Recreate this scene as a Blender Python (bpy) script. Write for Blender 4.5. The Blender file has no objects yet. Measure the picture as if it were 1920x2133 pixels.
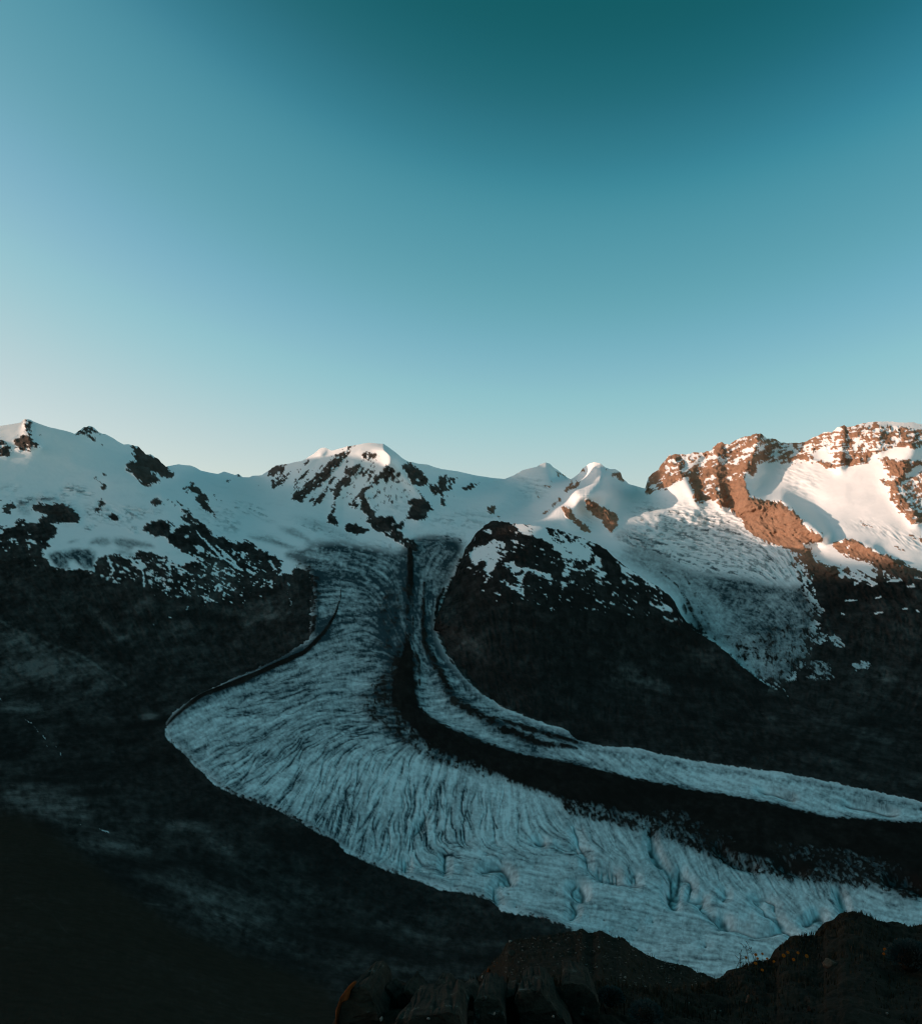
import bpy, math, random
import numpy as np
from math import radians

# ------------------------------------------------------------------ camera / sky / sun / exposure
scene = bpy.context.scene
W0, H0 = 1920.0, 2133.0          # layout units of the picture plane
F, CX, YH = 1761.0, 960.0, 1184.0  # focal length, principal column, horizon row

cam_d = bpy.data.cameras.new('camera')
cam = bpy.data.objects.new('camera', cam_d)
scene.collection.objects.link(cam)
cam.location = (0, 0, 0)
cam.rotation_euler = (radians(90), 0, 0)
cam_d.sensor_fit = 'HORIZONTAL'
cam_d.sensor_width = 36.0
cam_d.lens = 36.0 * F / W0
cam_d.shift_y = (YH - H0 / 2) / W0
cam_d.clip_start = 0.3
cam_d.clip_end = 120000.0
scene.camera = cam

SUN_EL = 5.3
SUN_BEHIND = -7.0     # degrees behind the picture plane (negative: in front), on the left
SUN_STRENGTH = 2.0
SKY_STRENGTH = 0.15
EXPOSURE = 0.9
SKY_GAIN = 1.11
el, ph = radians(SUN_EL), radians(SUN_BEHIND)
SUNV = np.array([-math.cos(el) * math.cos(ph), -math.cos(el) * math.sin(ph), math.sin(el)])

world = bpy.data.worlds.new('World')
scene.world = world
world.use_nodes = True
wn, wl = world.node_tree.nodes, world.node_tree.links
wn.clear()
w_out = wn.new('ShaderNodeOutputWorld')
w_bg = wn.new('ShaderNodeBackground')
w_sky = wn.new('ShaderNodeTexSky')
w_sky.sky_type = 'NISHITA'
w_sky.sun_disc = False
w_sky.sun_elevation = el
# sky rotation is measured clockwise from +Y
w_sky.sun_rotation = math.atan2(SUNV[0], SUNV[1])
w_sky.altitude = 3100
w_sky.air_density = 1.0
w_sky.dust_density = 0.6
w_sky.ozone_density = 1.5
w_sky.dust_density = 10.0
# the photograph's teal grade, as one tone curve per channel on the whole sky: (sky value, graded value)
SKY_CURVE = {'R': [(0, .004), (.34, .006), (.42, .028), (.49, .068), (.59, .115), (.83, .245), (1.4, .49), (2.2, .70), (4, 1.1)],
             'G': [(0, .080), (.50, .083), (.62, .094), (.69, .122), (.77, .18), (.87, .26), (1.0, .315), (1.35, .452), (1.45, .49), (2.2, .61), (4, .88)],
             'B': [(0, .095), (.85, .098), (1.07, .110), (1.18, .150), (1.29, .225), (1.44, .325), (1.65, .395), (2.05, .53), (3, .63), (4, .80)]}
w_scale = wn.new('ShaderNodeVectorMath'); w_scale.operation = 'SCALE'; w_scale.inputs['Scale'].default_value = .233
w_curve = wn.new('ShaderNodeRGBCurve')
for ch_, key in enumerate('RGB'):
    c_ = w_curve.mapping.curves[ch_]
    pts_ = SKY_CURVE[key]
    while len(c_.points) < len(pts_): c_.points.new(.5, .5)
    for pt_, (x_, y_) in zip(c_.points, pts_): pt_.location = (x_ / 4, y_ * SKY_GAIN); pt_.handle_type = 'AUTO_CLAMPED'
w_curve.mapping.extend = 'EXTRAPOLATED'
w_curve.mapping.update()
w_gain = wn.new('ShaderNodeVectorMath'); w_gain.operation = 'SCALE'
w_gain.inputs['Scale'].default_value = 1.0 / (SKY_STRENGTH * 2 ** EXPOSURE)
wl.new(w_sky.outputs[0], w_scale.inputs[0])
wl.new(w_scale.outputs[0], w_curve.inputs['Color'])
wl.new(w_curve.outputs[0], w_gain.inputs[0])
wl.new(w_gain.outputs[0], w_bg.inputs[0])
w_bg.inputs[1].default_value = SKY_STRENGTH
wl.new(w_bg.outputs[0], w_out.inputs[0])

sun_d = bpy.data.lights.new('sun', 'SUN')
sun_d.energy = SUN_STRENGTH
sun_d.angle = radians(0.5)
sun_d.color = (1.0, 0.69, 0.53)
sun = bpy.data.objects.new('sun', sun_d)
scene.collection.objects.link(sun)
from mathutils import Vector
sun.rotation_euler = Vector(SUNV).to_track_quat('Z', 'Y').to_euler()

scene.view_settings.view_transform = 'Standard'
scene.view_settings.look = 'None'
scene.view_settings.exposure = EXPOSURE
scene.view_settings.gamma = 1.0
scene.view_settings.use_curve_mapping = False
scene.cycles.use_denoising = True
scene.cycles.sample_clamp_indirect = 3.0
scene.cycles.pixel_filter_type = 'BLACKMAN_HARRIS'
scene.cycles.filter_width = 1.15
scene.cycles.max_bounces = 8
scene.cycles.diffuse_bounces = 6

# ------------------------------------------------------------------ numeric helpers
rng = np.random.default_rng(7)
_perm = rng.permutation(256).astype(np.int32)
_perm = np.concatenate([_perm, _perm, _perm])
_g = rng.normal(size=(256, 3)).astype(np.float32)
_g /= np.linalg.norm(_g, axis=1)[:, None]

def pn(x, y, z):
    """gradient noise, about -1..1"""
    xi = np.floor(x).astype(np.int32); yi = np.floor(y).astype(np.int32); zi = np.floor(z).astype(np.int32)
    xf = (x - xi).astype(np.float32); yf = (y - yi).astype(np.float32); zf = (z - zi).astype(np.float32)
    xi &= 255; yi &= 255; zi &= 255
    u = xf * xf * xf * (xf * (xf * 6 - 15) + 10)
    v = yf * yf * yf * (yf * (yf * 6 - 15) + 10)
    w = zf * zf * zf * (zf * (zf * 6 - 15) + 10)
    out = 0
    for dx in (0, 1):
        wx = u if dx else 1 - u
        px = _perm[xi + dx]
        for dy in (0, 1):
            wy = v if dy else 1 - v
            py = _perm[px + ((yi + dy) & 255)]
            for dz in (0, 1):
                wz = w if dz else 1 - w
                g = _g[_perm[py + ((zi + dz) & 255)]]
                d = g[..., 0] * (xf - dx) + g[..., 1] * (yf - dy) + g[..., 2] * (zf - dz)
                out = out + wx * wy * wz * d
    return out * 1.5

def fbm(x, y, z, octaves=4, gain=0.5, lac=2.03):
    a, s, t = 1.0, 0, 0
    for i in range(octaves):
        s = s + a * pn(x, y, z); t += a
        x, y, z = x * lac + 17.3, y * lac + 5.1, z * lac + 9.7
        a *= gain
    return s / t

def ridged(x, y, z, octaves=4, gain=0.55, lac=2.1):
    a, s, t = 1.0, 0, 0
    for i in range(octaves):
        n = 1 - np.abs(pn(x, y, z)) * 1.6
        s = s + a * n; t += a
        x, y, z = x * lac + 11.3, y * lac + 3.1, z * lac + 7.7
        a *= gain
    return s / t

def sstep(a, b, x):
    t = np.clip((x - a) / (b - a), 0, 1)
    return t * t * (3 - 2 * t)

class RBF:
    """multiquadric interpolation over the layout plane"""
    def __init__(self, pts, c=0.35, ys=1.6):
        p = np.array(pts, float)
        self.ys = ys; self.c = c
        self.xy = np.stack([p[:, 0] / 200, p[:, 1] * ys / 200], 1)
        n = len(p)
        A = self.k(self.xy)
        M = np.zeros((n + 3, n + 3))
        M[:n, :n] = A + np.eye(n) * 1e-3
        M[:n, n] = 1; M[:n, n + 1:] = self.xy
        M[n, :n] = 1; M[n + 1:, :n] = self.xy.T
        rhs = np.zeros((n + 3, p.shape[1] - 2)); rhs[:n] = p[:, 2:]
        self.w = np.linalg.solve(M, rhs)
    def k(self, q):
        d = np.sqrt(((q[:, None, :] - self.xy[None]) ** 2).sum(-1) + self.c ** 2)
        return -d
    def __call__(self, u, y):
        """evaluated on a coarse lattice, then bilinear"""
        a0, a1, b0, b1 = float(u.min()), float(u.max()) + 1, float(y.min()), float(y.max()) + 1
        na, nb = max(8, int((a1 - a0) / 7)), max(8, int((b1 - b0) / 5))
        ga, gb = np.meshgrid(np.linspace(a0, a1, na), np.linspace(b0, b1, nb))
        g = self.exact(ga, gb)
        fx = (u - a0) / (a1 - a0) * (na - 1); fy = (y - b0) / (b1 - b0) * (nb - 1)
        ix = np.clip(fx.astype(np.int32), 0, na - 2); iy = np.clip(fy.astype(np.int32), 0, nb - 2)
        ax = fx - ix; ay = fy - iy
        if g.ndim == 3: ax = ax[..., None]; ay = ay[..., None]
        return (g[iy, ix] * (1 - ax) * (1 - ay) + g[iy, ix + 1] * ax * (1 - ay) + g[iy + 1, ix] * (1 - ax) * ay + g[iy + 1, ix + 1] * ax * ay)
    def exact(self, u, y):
        sh = u.shape
        q = np.stack([u.ravel() / 200, y.ravel() * self.ys / 200], 1)
        n = len(self.xy)
        out = np.empty((len(q), self.w.shape[1]), np.float32)
        for i in range(0, len(q), 60000):
            b = q[i:i + 60000]
            out[i:i + 60000] = self.k(b) @ self.w[:n] + self.w[n] + b @ self.w[n + 1:]
        return out.reshape(sh + (-1,)) if self.w.shape[1] > 1 else out[:, 0].reshape(sh)

# layout raster on which the surface classes (snow, rock, ice, rubble) are drawn; sampled onto the terrain vertices
U0, U1, V0, V1, ST = -140.0, 2060.0, 860.0, 2210.0, 2.0
NX, NY = int((U1 - U0) / ST) + 1, int((V1 - V0) / ST) + 1
RX, RY = np.meshgrid(U0 + ST * np.arange(NX), V0 + ST * np.arange(NY))
RX = RX.astype(np.float32); RY = RY.astype(np.float32)

ZO = {'A': (0, 840, 3.64), 'A7': (0, 860, 7), 'B7': (240, 900, 7), 'B': (450, 880, 3.64), 'C': (900, 900, 3.64),
      'D': (1320, 840, 3.0333), 'E': (0, 1020, 6.0667), 'G': (280, 1040, 5.0556), 'H': (0, 1200, 2.6),
      'I': (600, 1100, 3.0333), 'J': (1200, 1100, 2.5278), 'K': (700, 1550, 2.6), 'L': (1300, 1600, 2.9355),
      'M': (0, 1600, 2.6), 'P': (0, 0, 1), 'N': (1600, 860, 5.6875), 'Q': (330, 1380, 4.919)}
def T(z, pts):
    ox, oy, s = ZO[z]
    return np.array([(ox + x / s, oy + y / s) for x, y in pts], np.float32)

def box_blur(a, r):
    if r < 1: return a
    for ax in (0, 1):
        p = np.pad(a, [(r + 1, r) if i == ax else (0, 0) for i in (0, 1)], mode='edge')
        c = np.cumsum(p, axis=ax, dtype=np.float64)
        n = a.shape[ax]
        hi = np.take(c, np.arange(2 * r + 1, 2 * r + 1 + n), axis=ax)
        lo = np.take(c, np.arange(0, n), axis=ax)
        a = ((hi - lo) / (2 * r + 1)).astype(np.float32)
    return a

def poly_mask(p, pad=14):
    """even-odd fill; returns slice and mask"""
    x0 = max(0, int((p[:, 0].min() - U0) / ST) - pad); x1 = min(NX, int((p[:, 0].max() - U0) / ST) + pad + 1)
    y0 = max(0, int((p[:, 1].min() - V0) / ST) - pad); y1 = min(NY, int((p[:, 1].max() - V0) / ST) + pad + 1)
    if x1 <= x0 or y1 <= y0: return None, None
    xs = RX[y0:y1, x0:x1]; ys = RY[y0:y1, x0:x1]
    m = np.zeros(xs.shape, bool)
    n = len(p)
    for i in range(n):
        ax, ay = p[i]; bx, by = p[(i + 1) % n]
        if ay == by: continue
        c = (ay > ys) != (by > ys)
        m ^= c & (xs < (bx - ax) * (ys - ay) / (by - ay) + ax)
    return (slice(y0, y1), slice(x0, x1)), m

def paint(field, z, pts, val, feather=1, op='set'):
    sl, m = poly_mask(T(z, pts))
    if sl is None: return
    a = box_blur(m.astype(np.float32), feather)
    f = field[sl]
    if op == 'set': f[:] = f * (1 - a) + val * a
    elif op == 'add': f[:] = f + val * a
    elif op == 'max': f[:] = np.maximum(f, val * a)

def stroke_field(z, pts, width, pad=6):
    p = T(z, pts)
    pad = int(pad + 3 * np.max(width) / ST)
    x0 = max(0, int((p[:, 0].min() - U0) / ST) - pad); x1 = min(NX, int((p[:, 0].max() - U0) / ST) + pad + 1)
    y0 = max(0, int((p[:, 1].min() - V0) / ST) - pad); y1 = min(NY, int((p[:, 1].max() - V0) / ST) + pad + 1)
    if x1 <= x0 or y1 <= y0: return None, None
    xs = RX[y0:y1, x0:x1]; ys = RY[y0:y1, x0:x1]
    best = np.full(xs.shape, 1e9, np.float32)
    w = np.broadcast_to(np.asarray(width, np.float32), (len(p),))
    for i in range(len(p) - 1):
        ax, ay = p[i]; bx, by = p[i + 1]
        L2 = (bx - ax) ** 2 + (by - ay) ** 2 + 1e-6
        t = np.clip(((xs - ax) * (bx - ax) + (ys - ay) * (by - ay)) / L2, 0, 1)
        ww = w[i] + (w[i + 1] - w[i]) * t
        d = np.hypot(xs - ax - t * (bx - ax), ys - ay - t * (by - ay)) / np.maximum(ww, 0.5)
        best = np.minimum(best, d)
    return (slice(y0, y1), slice(x0, x1)), best      # distance in units of the half width

def stroke(field, z, pts, width, val, op='set', soft=0.5):
    sl, d = stroke_field(z, pts, width)
    if sl is None: return
    a = 1 - sstep(1 - soft, 1 + soft, d)
    f = field[sl]
    if op == 'set': f[:] = f * (1 - a) + val * a
    elif op == 'add': f[:] = f + val * a
    elif op == 'max': f[:] = np.maximum(f, val * a)

def bump(field, z, pts, width, val):
    sl, d = stroke_field(z, pts, width)
    if sl is None: return
    field[sl] += val * np.exp(-d * d)

def sample(field, u, y):
    fx = np.clip((u - U0) / ST, 0, NX - 1.001); fy = np.clip((y - V0) / ST, 0, NY - 1.001)
    ix = fx.astype(np.int32); iy = fy.astype(np.int32)
    ax = fx - ix; ay = fy - iy
    return (field[iy, ix] * (1 - ax) * (1 - ay) + field[iy, ix + 1] * ax * (1 - ay)
            + field[iy + 1, ix] * (1 - ax) * ay + field[iy + 1, ix + 1] * ax * ay).astype(np.float32)

def blank(v=0.0): return np.full((NY, NX), v, np.float32)

# ------------------------------------------------------------------ skyline and depth of the valley
SKY = [(-900, 930), (-500, 915), (-260, 900), (-120, 893), (0, 887), (26, 883), (43, 880), (50, 873), (59, 872.5), (66, 876), (84, 883.5), (100, 889),
       (118, 893), (140, 898), (156, 903.5), (165, 896), (175, 889), (180, 889.5), (186, 886.5), (195, 890), (205.7, 900), (212, 903), (220, 904.5), (235, 912), (250, 922),
       (258, 926), (266, 925), (280, 928), (288, 930), (292, 933), (297, 940), (301, 944), (306, 946.5), (314, 946), (320, 951), (327, 954), (333, 959), (335, 963), (341, 968), (345, 972.5), (351, 971),
       (360, 969), (372, 967), (384, 968.5), (397, 969.5), (408, 974), (418, 980), (440, 985), (454, 987), (467, 982), (478, 985.5), (490, 989.5),
       (497, 986.5), (505, 994), (520, 994), (525, 991), (545, 990), (562, 978), (575, 969), (597, 967), (615, 962), (630, 960), (653, 945),
       (667, 933.5), (678, 932), (690, 939), (705, 935), (724, 929.5), (737, 928), (755, 924), (768, 922), (790, 924), (798, 924), (810, 932),
       (825, 943), (840, 956), (850, 961), (870, 965.5), (890, 967.5), (905, 973), (920, 977), (955, 982), (990, 990), (1030, 996), (1051, 997.5),
       (1070, 990), (1087, 980), (1100, 976), (1117, 972.5), (1125, 967), (1136, 963), (1145, 966), (1153, 974), (1160, 978), (1172, 988), (1180, 994), (1188, 998.5),
       (1193, 996), (1207, 985), (1213, 976), (1228, 965), (1238, 962.5), (1250, 965), (1260, 973), (1270, 977), (1282, 977), (1293, 985), (1296, 995),
       (1309, 1008), (1330, 1014), (1344, 1018), (1347, 1010), (1350, 995), (1358, 986), (1363, 982), (1371, 979), (1378, 966), (1383, 961), (1395, 948), (1407, 945), (1425, 946), (1440, 944), (1462, 942),
       (1481, 938), (1487, 929), (1491, 926), (1501, 920), (1510, 923.5), (1518, 927), (1531, 916), (1540, 914), (1551, 909), (1562, 908), (1575, 902), (1584, 902), (1590, 907), (1597, 914),
       (1610, 913), (1622, 917), (1627, 922), (1650, 923), (1665, 922), (1680, 919), (1692, 912), (1700, 909), (1715, 901), (1722, 899), (1732, 901), (1738, 896), (1742, 891), (1750, 888), (1757, 885.5), (1764, 888), (1775, 888),
       (1798, 881), (1824, 878), (1860, 878), (1872, 880), (1887, 880), (1902, 879), (1910, 882), (1930, 885), (1980, 892), (2060, 900), (2300, 930), (2800, 980)]
SKY = np.array(SKY, float)

DEPTH = [  # column, row, kilometres
 (-900, 930, 8.6), (-500, 915, 8.6), (-260, 900, 8.6), (0, 887, 8.6), (60, 873, 8.6), (186, 888, 8.7), (258, 926, 8.8), (300, 944, 9.0), (345, 972, 9.0), (363, 990, 8.9),
 (400, 972, 10.6), (470, 985, 10.8), (545, 990, 10.6), (600, 967, 10.2), (678, 932, 9.8), (770, 922, 9.25), (850, 961, 8.95), (945, 980, 9.3),
 (1050, 997, 9.75), (1136, 963, 9.45), (1136, 980, 9.3), (1120, 1000, 9.12), (1095, 1000, 9.25), (1100, 1020, 8.95), (1140, 1010, 8.85), (1160, 995, 9.1), (1070, 1015, 9.1), (1189, 998, 9.1), (1238, 963, 8.3), (1238, 985, 8.0), (1200, 1050, 7.33), (1240, 1058, 7.28), (1280, 992, 7.95), (1345, 1018, 8.0), (1362, 1005, 7.75), (1400, 985, 7.5), (1400, 1025, 7.2), (1400, 946, 7.75), (1500, 920, 7.35), (1580, 902, 7.05),
 (1630, 922, 6.95), (1758, 886, 6.4), (1860, 878, 6.1), (1920, 884, 5.95), (2300, 930, 5.3), (2800, 980, 4.8),
 (-900, 1100, 7.0), (-500, 1080, 7.2), (0, 960, 8.05), (180, 960, 8.1), (0, 1050, 7.4), (150, 1050, 7.4), (300, 1050, 7.3), (100, 1150, 6.2), (250, 1180, 5.9), (400, 1130, 6.4), (430, 1040, 8.1),
 (500, 1070, 8.2), (600, 1060, 8.3), (700, 1110, 7.5), (560, 1150, 6.6), (700, 1150, 6.6), (850, 1150, 6.6), (880, 1090, 7.5), (620, 1040, 8.8), (720, 1090, 8.0),
 (760, 1000, 8.8), (840, 1130, 6.9), (900, 1050, 8.2), (1000, 1060, 8.1), (1100, 1085, 7.3), (1201, 1018, 7.55), (1200, 1100, 7.0), (1150, 1030, 8.4), (1122, 1055, 8.1), (1090, 1072, 7.9), (1166, 1055, 7.35), (1140, 1080, 7.2), (1060, 1030, 8.6), (1280, 1050, 7.4), (1330, 1085, 6.9),
 (760, 1250, 5.2), (760, 1350, 4.25), (760, 1450, 3.5), (700, 1550, 2.75), (800, 1650, 2.2), (1000, 1750, 1.83), (1300, 1850, 1.57), (1600, 1930, 1.41),
 (1900, 1850, 1.55), (1900, 1700, 1.98), (1300, 1580, 2.55), (1600, 1640, 2.22), (400, 1500, 3.15), (500, 1600, 2.4), (700, 1750, 1.8), (1000, 1500, 3.1), (900, 1400, 3.8), (870, 1300, 4.6),
 (640, 1300, 4.75), (500, 1300, 5.0), (300, 1250, 5.35), (0, 1300, 5.0), (150, 1250, 5.4), (0, 1450, 3.85), (0, 1500, 3.3), (250, 1550, 2.85), (300, 1450, 3.7), (150, 1400, 4.2), (480, 1400, 4.1),
 (0, 1650, 2.05), (0, 1750, 1.3), (0, 1900, .78), (0, 2100, .42), (300, 1750, 1.6), (300, 1900, .97), (300, 2100, .5), (600, 1900, 1.33), (600, 2000, .97), (600, 2133, .6),
 (900, 1950, 1.3), (900, 2050, .92), (900, 2133, .65), (1300, 2000, 1.25), (1300, 2133, .8), (1900, 2000, 1.25), (1900, 2133, .8), (0, 2600, .10), (900, 2600, .13), (1900, 2600, .13),
 (-500, 1300, 5.0), (-500, 1500, 3.2), (-500, 1750, 1.3), (-500, 2100, .42), (-900, 1700, 1.5), (-900, 2600, .1), (-900, 1400, 4.0),
 (1500, 1050, 6.75), (1650, 1000, 6.45), (1600, 1130, 6.0), (1850, 1000, 5.75), (1850, 1080, 5.4), (1850, 1170, 4.95), (1720, 1100, 5.75), (1700, 1220, 5.1), (1450, 1150, 6.3), (1450, 1250, 5.3), (1550, 1350, 4.35),
 (1650, 1450, 3.6), (1850, 1350, 4.2), (1900, 1500, 3.2), (1750, 1550, 2.75), (1920, 1650, 2.2), (1420, 1400, 4.1), (1300, 1480, 3.4),
 (2300, 1100, 4.7), (2300, 1300, 4.1), (2300, 1500, 3.0), (2300, 1700, 1.95), (2300, 1900, 1.4), (2300, 2133, .8), (2800, 1300, 4.2), (2800, 1700, 1.9), (2800, 2600, .13)]
DEPTH = [(a, b, math.log(c * 1000)) for a, b, c in DEPTH]
depth_rbf = RBF(DEPTH, c=0.3)

# ------------------------------------------------------------------ surface classes
rock = blank(0.0)      # 0 snow ... 1 rock, values between become a patchwork
ice = blank(0.0)       # bare grey-blue ice
crev = blank(0.0)      # crevassed, broken surface
dirt = blank(0.0)      # rubble cover, dark
tone = blank(0.21)      # lighter or darker stone
relief = blank(0.0)    # metres towards the camera

P = lambda z, pts, v, f=2: paint(rock, z, pts, v, f)
# --- lower half: stone by default
LOW = [(-140, 1075), (0, 1098), (30, 1098), (34, 1084), (55, 1087), (80, 1093), (91, 1084), (80, 1076), (93, 1076), (118, 1098), (115, 1115), (96, 1128), (104, 1137), (88, 1150),
       (99, 1167), (110, 1180), (126, 1186), (143, 1185), (165, 1186), (181, 1192), (198, 1189), (198, 1172), (209, 1161), (225, 1159), (242, 1155), (264, 1161), (277, 1161),
       (288, 1148), (305, 1148), (330, 1159), (352, 1159), (344, 1167), (379, 1172), (409, 1164), (396, 1156), (379, 1150), (352, 1131), (346, 1120), (330, 1117), (299, 1108),
       (302, 1098), (310, 1089), (330, 1085), (357, 1090), (365, 1098), (379, 1093), (395, 1098), (405, 1086), (412, 1083), (434, 1097), (444, 1119), (458, 1121), (474, 1123), (484, 1129), (500, 1129), (513, 1127), (533, 1135),
       (525, 1141), (543, 1141), (557, 1151), (577, 1161), (587, 1175), (583, 1196), (604, 1198), (622, 1180), (640, 1190), (652, 1215), (650, 1258), (645, 1330), (588, 1369), (519, 1400), (442, 1435), (404, 1454),
       (361, 1485), (346, 1508), (342, 1531), (358, 1550), (385, 1573), (404, 1596), (423, 1611), (446, 1635), (481, 1654), (538, 1673), (577, 1687), (615, 1711), (654, 1731), (700, 1752),
       (719, 1775), (777, 1804), (854, 1831), (915, 1854), (969, 1862), (1027, 1877), (1042, 1900), (1123, 1912), (1162, 1927), (1200, 1944), (1300, 1985), (1400, 2022), (1500, 2070), (1700, 2110), (2060, 2120), (2060, 2210), (-140, 2210)]
P('P', LOW, 1.0, 2)
# --- right mountain foot: stone
RLOW = [(1660, 1144), (1640, 1165), (1655, 1150), (1700, 1170), (1722, 1180), (1739, 1181), (1752, 1192), (1749, 1198), (1782, 1206), (1801, 1212), (1828, 1221), (1815, 1203), (1834, 1203), (1861, 1206), (1880, 1207), (1847, 1196), (1834, 1189), (1808, 1176),
        (1834, 1176), (1887, 1180), (1920, 1190), (2060, 1215), (2060, 1680), (1920, 1670), (1754, 1634), (1635, 1610), (1516, 1594), (1378, 1573), (1331, 1559), (1259, 1555), (1200, 1543), (1183, 1522), (1111, 1499), (1045, 1472), (996, 1440),
        (963, 1403), (930, 1364), (913, 1324), (907, 1291), (926, 1238), (936, 1212), (960, 1165), (1100, 1200), (1300, 1250), (1396, 1254), (1421, 1286), (1445, 1314), (1485, 1337), (1516, 1361), (1544, 1389), (1580, 1412), (1612, 1424), (1650, 1415), (1675, 1380), (1690, 1320), (1690, 1270), (1668, 1215), (1655, 1180)]
P('P', RLOW, 1.0, 2)
# --- left massif
P('A7', [(310, 190), (330, 140), (400, 85), (440, 88), (470, 130), (450, 200), (470, 290), (430, 260), (410, 300), (370, 300), (360, 220)], .72)
P('A7', [(160, 385), (270, 375), (310, 350), (370, 300), (420, 300), (470, 350), (620, 505), (580, 535), (560, 520), (480, 510), (460, 550), (380, 560), (340, 530), (290, 570), (230, 560), (225, 450), (215, 430), (160, 400)], .78)
P('A7', [(-300, 380), (0, 405), (50, 410), (110, 460), (150, 530), (210, 585), (170, 590), (160, 640), (90, 648), (0, 610), (-300, 560)], .82)
P('A7', [(1090, 300), (1140, 255), (1180, 225), (1230, 190), (1300, 180), (1370, 210), (1420, 245), (1450, 290), (1390, 260), (1340, 260), (1260, 270), (1200, 295), (1130, 300)], .58)
P('A7', [(1270, 300), (1390, 330), (1390, 390), (1330, 405), (1310, 350)], .47)
P('A7', [(1460, 410), (1560, 410), (1550, 450), (1480, 450)], .42)
P('A7', [(1465, 320), (1540, 305), (1530, 330), (1470, 340)], .6)
P('A7', [(500, 250), (560, 290), (640, 340), (600, 350), (540, 290)], .45)
P('B7', [(185, 172), (240, 170), (290, 182), (340, 210), (365, 220), (375, 250), (415, 285), (430, 305), (460, 318), (515, 318), (530, 340), (560, 345), (610, 370), (650, 400), (660, 430), (710, 465), (740, 500), (770, 500), (785, 555), (830, 600), (850, 595), (862, 640), (790, 648), (700, 645), (640, 625), (590, 615), (510, 570), (560, 620), (610, 650), (655, 700), (640, 745), (560, 740), (490, 775), (440, 785), (400, 745), (330, 700), (270, 650), (270, 625), (210, 605), (170, 580), (135, 515), (180, 460), (215, 425), (300, 440), (305, 410), (265, 360), (270, 310), (310, 240), (250, 205)], .97)
P('B7', [(170, 540), (240, 540), (250, 590), (200, 590)], .55)
P('B7', [(1100, 725), (1150, 770), (1215, 820), (1240, 860), (1330, 920), (1335, 960), (1325, 1020), (1370, 1090), (1390, 1150), (1430, 1180), (1490, 1250), (1440, 1220), (1390, 1170), (1340, 1155), (1230, 1110), (1235, 1085), (1280, 1075), (1190, 990), (1170, 960), (1200, 930), (1160, 880), (1110, 850), (1020, 880), (1000, 850), (1040, 790), (1080, 770)], .95)
P('B7', [(1010, 800), (1090, 780), (1150, 860), (1110, 860), (1020, 880)], .6)
P('B7', [(1405, 930), (1470, 925), (1500, 970), (1580, 1040), (1575, 1055), (1500, 1000), (1470, 960)], .85)
P('B7', [(1590, 710), (1690, 690), (1690, 715), (1620, 740)], .5)
P('A7', [(1305, 845), (1380, 880), (1420, 920), (1450, 970), (1460, 1020), (1530, 1060), (1570, 1080), (1540, 1100), (1500, 1135), (1465, 1095), (1490, 1045), (1450, 1010), (1400, 960), (1370, 950), (1400, 910), (1350, 880)], 1.0)
P('A7', [(1260, 950), (1330, 945), (1290, 980)], .85)
P('A7', [(1420, 880), (1580, 860), (1560, 930), (1480, 940)], .33)
P('E', [(1260, 125), (1300, 115), (1328, 150), (1300, 200), (1265, 250), (1262, 280), (1240, 295), (1210, 270), (1215, 210), (1250, 170)], 1.0)
P('E', [(1380, 320), (1400, 295), (1450, 300), (1480, 310), (1515, 320), (1515, 350), (1460, 388), (1400, 375), (1378, 345)], 1.0)
P('E', [(385, 240), (440, 190), (500, 178), (600, 180), (720, 178), (830, 190), (900, 230), (960, 280), (1005, 330), (1015, 370), (1000, 405), (930, 425), (890, 415), (850, 398), (810, 418), (740, 420), (680, 410), (640, 380), (570, 325), (620, 260), (545, 300), (540, 280), (460, 262), (390, 250)], 1.0)
P('E', [(-400, 300), (-400, 150), (0, 290), (60, 200), (120, 155), (210, 160), (220, 190), (190, 240), (130, 240), (130, 200), (60, 260)], .95)
P('E', [(-400, 100), (0, 110), (100, 135), (80, 145), (0, 140), (-400, 150)], 1.0)
P('E', [(-300, 300), (0, 295), (120, 260), (130, 300), (60, 300), (-200, 330)], .9)
P('E', [(480, 345), (570, 340), (600, 380), (560, 400), (500, 370)], 1.0)
P('B7', [(680, 950), (760, 970), (850, 1010), (950, 1050), (1000, 1100), (1070, 1140), (1110, 1200), (1160, 1250), (1200, 1300), (1340, 1390), (1200, 1380), (1080, 1310), (1000, 1280), (930, 1235), (1000, 1240), (1060, 1230), (980, 1170), (940, 1140), (1000, 1130), (950, 1080), (900, 1045), (830, 1010), (750, 985)], 1.0)
P('B7', [(525, 1025), (580, 985), (620, 985), (690, 1010), (700, 1035), (640, 1045), (580, 1065)], 1.0)
P('B7', [(840, 1070), (920, 1080), (900, 1100), (850, 1090)], .75)
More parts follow.
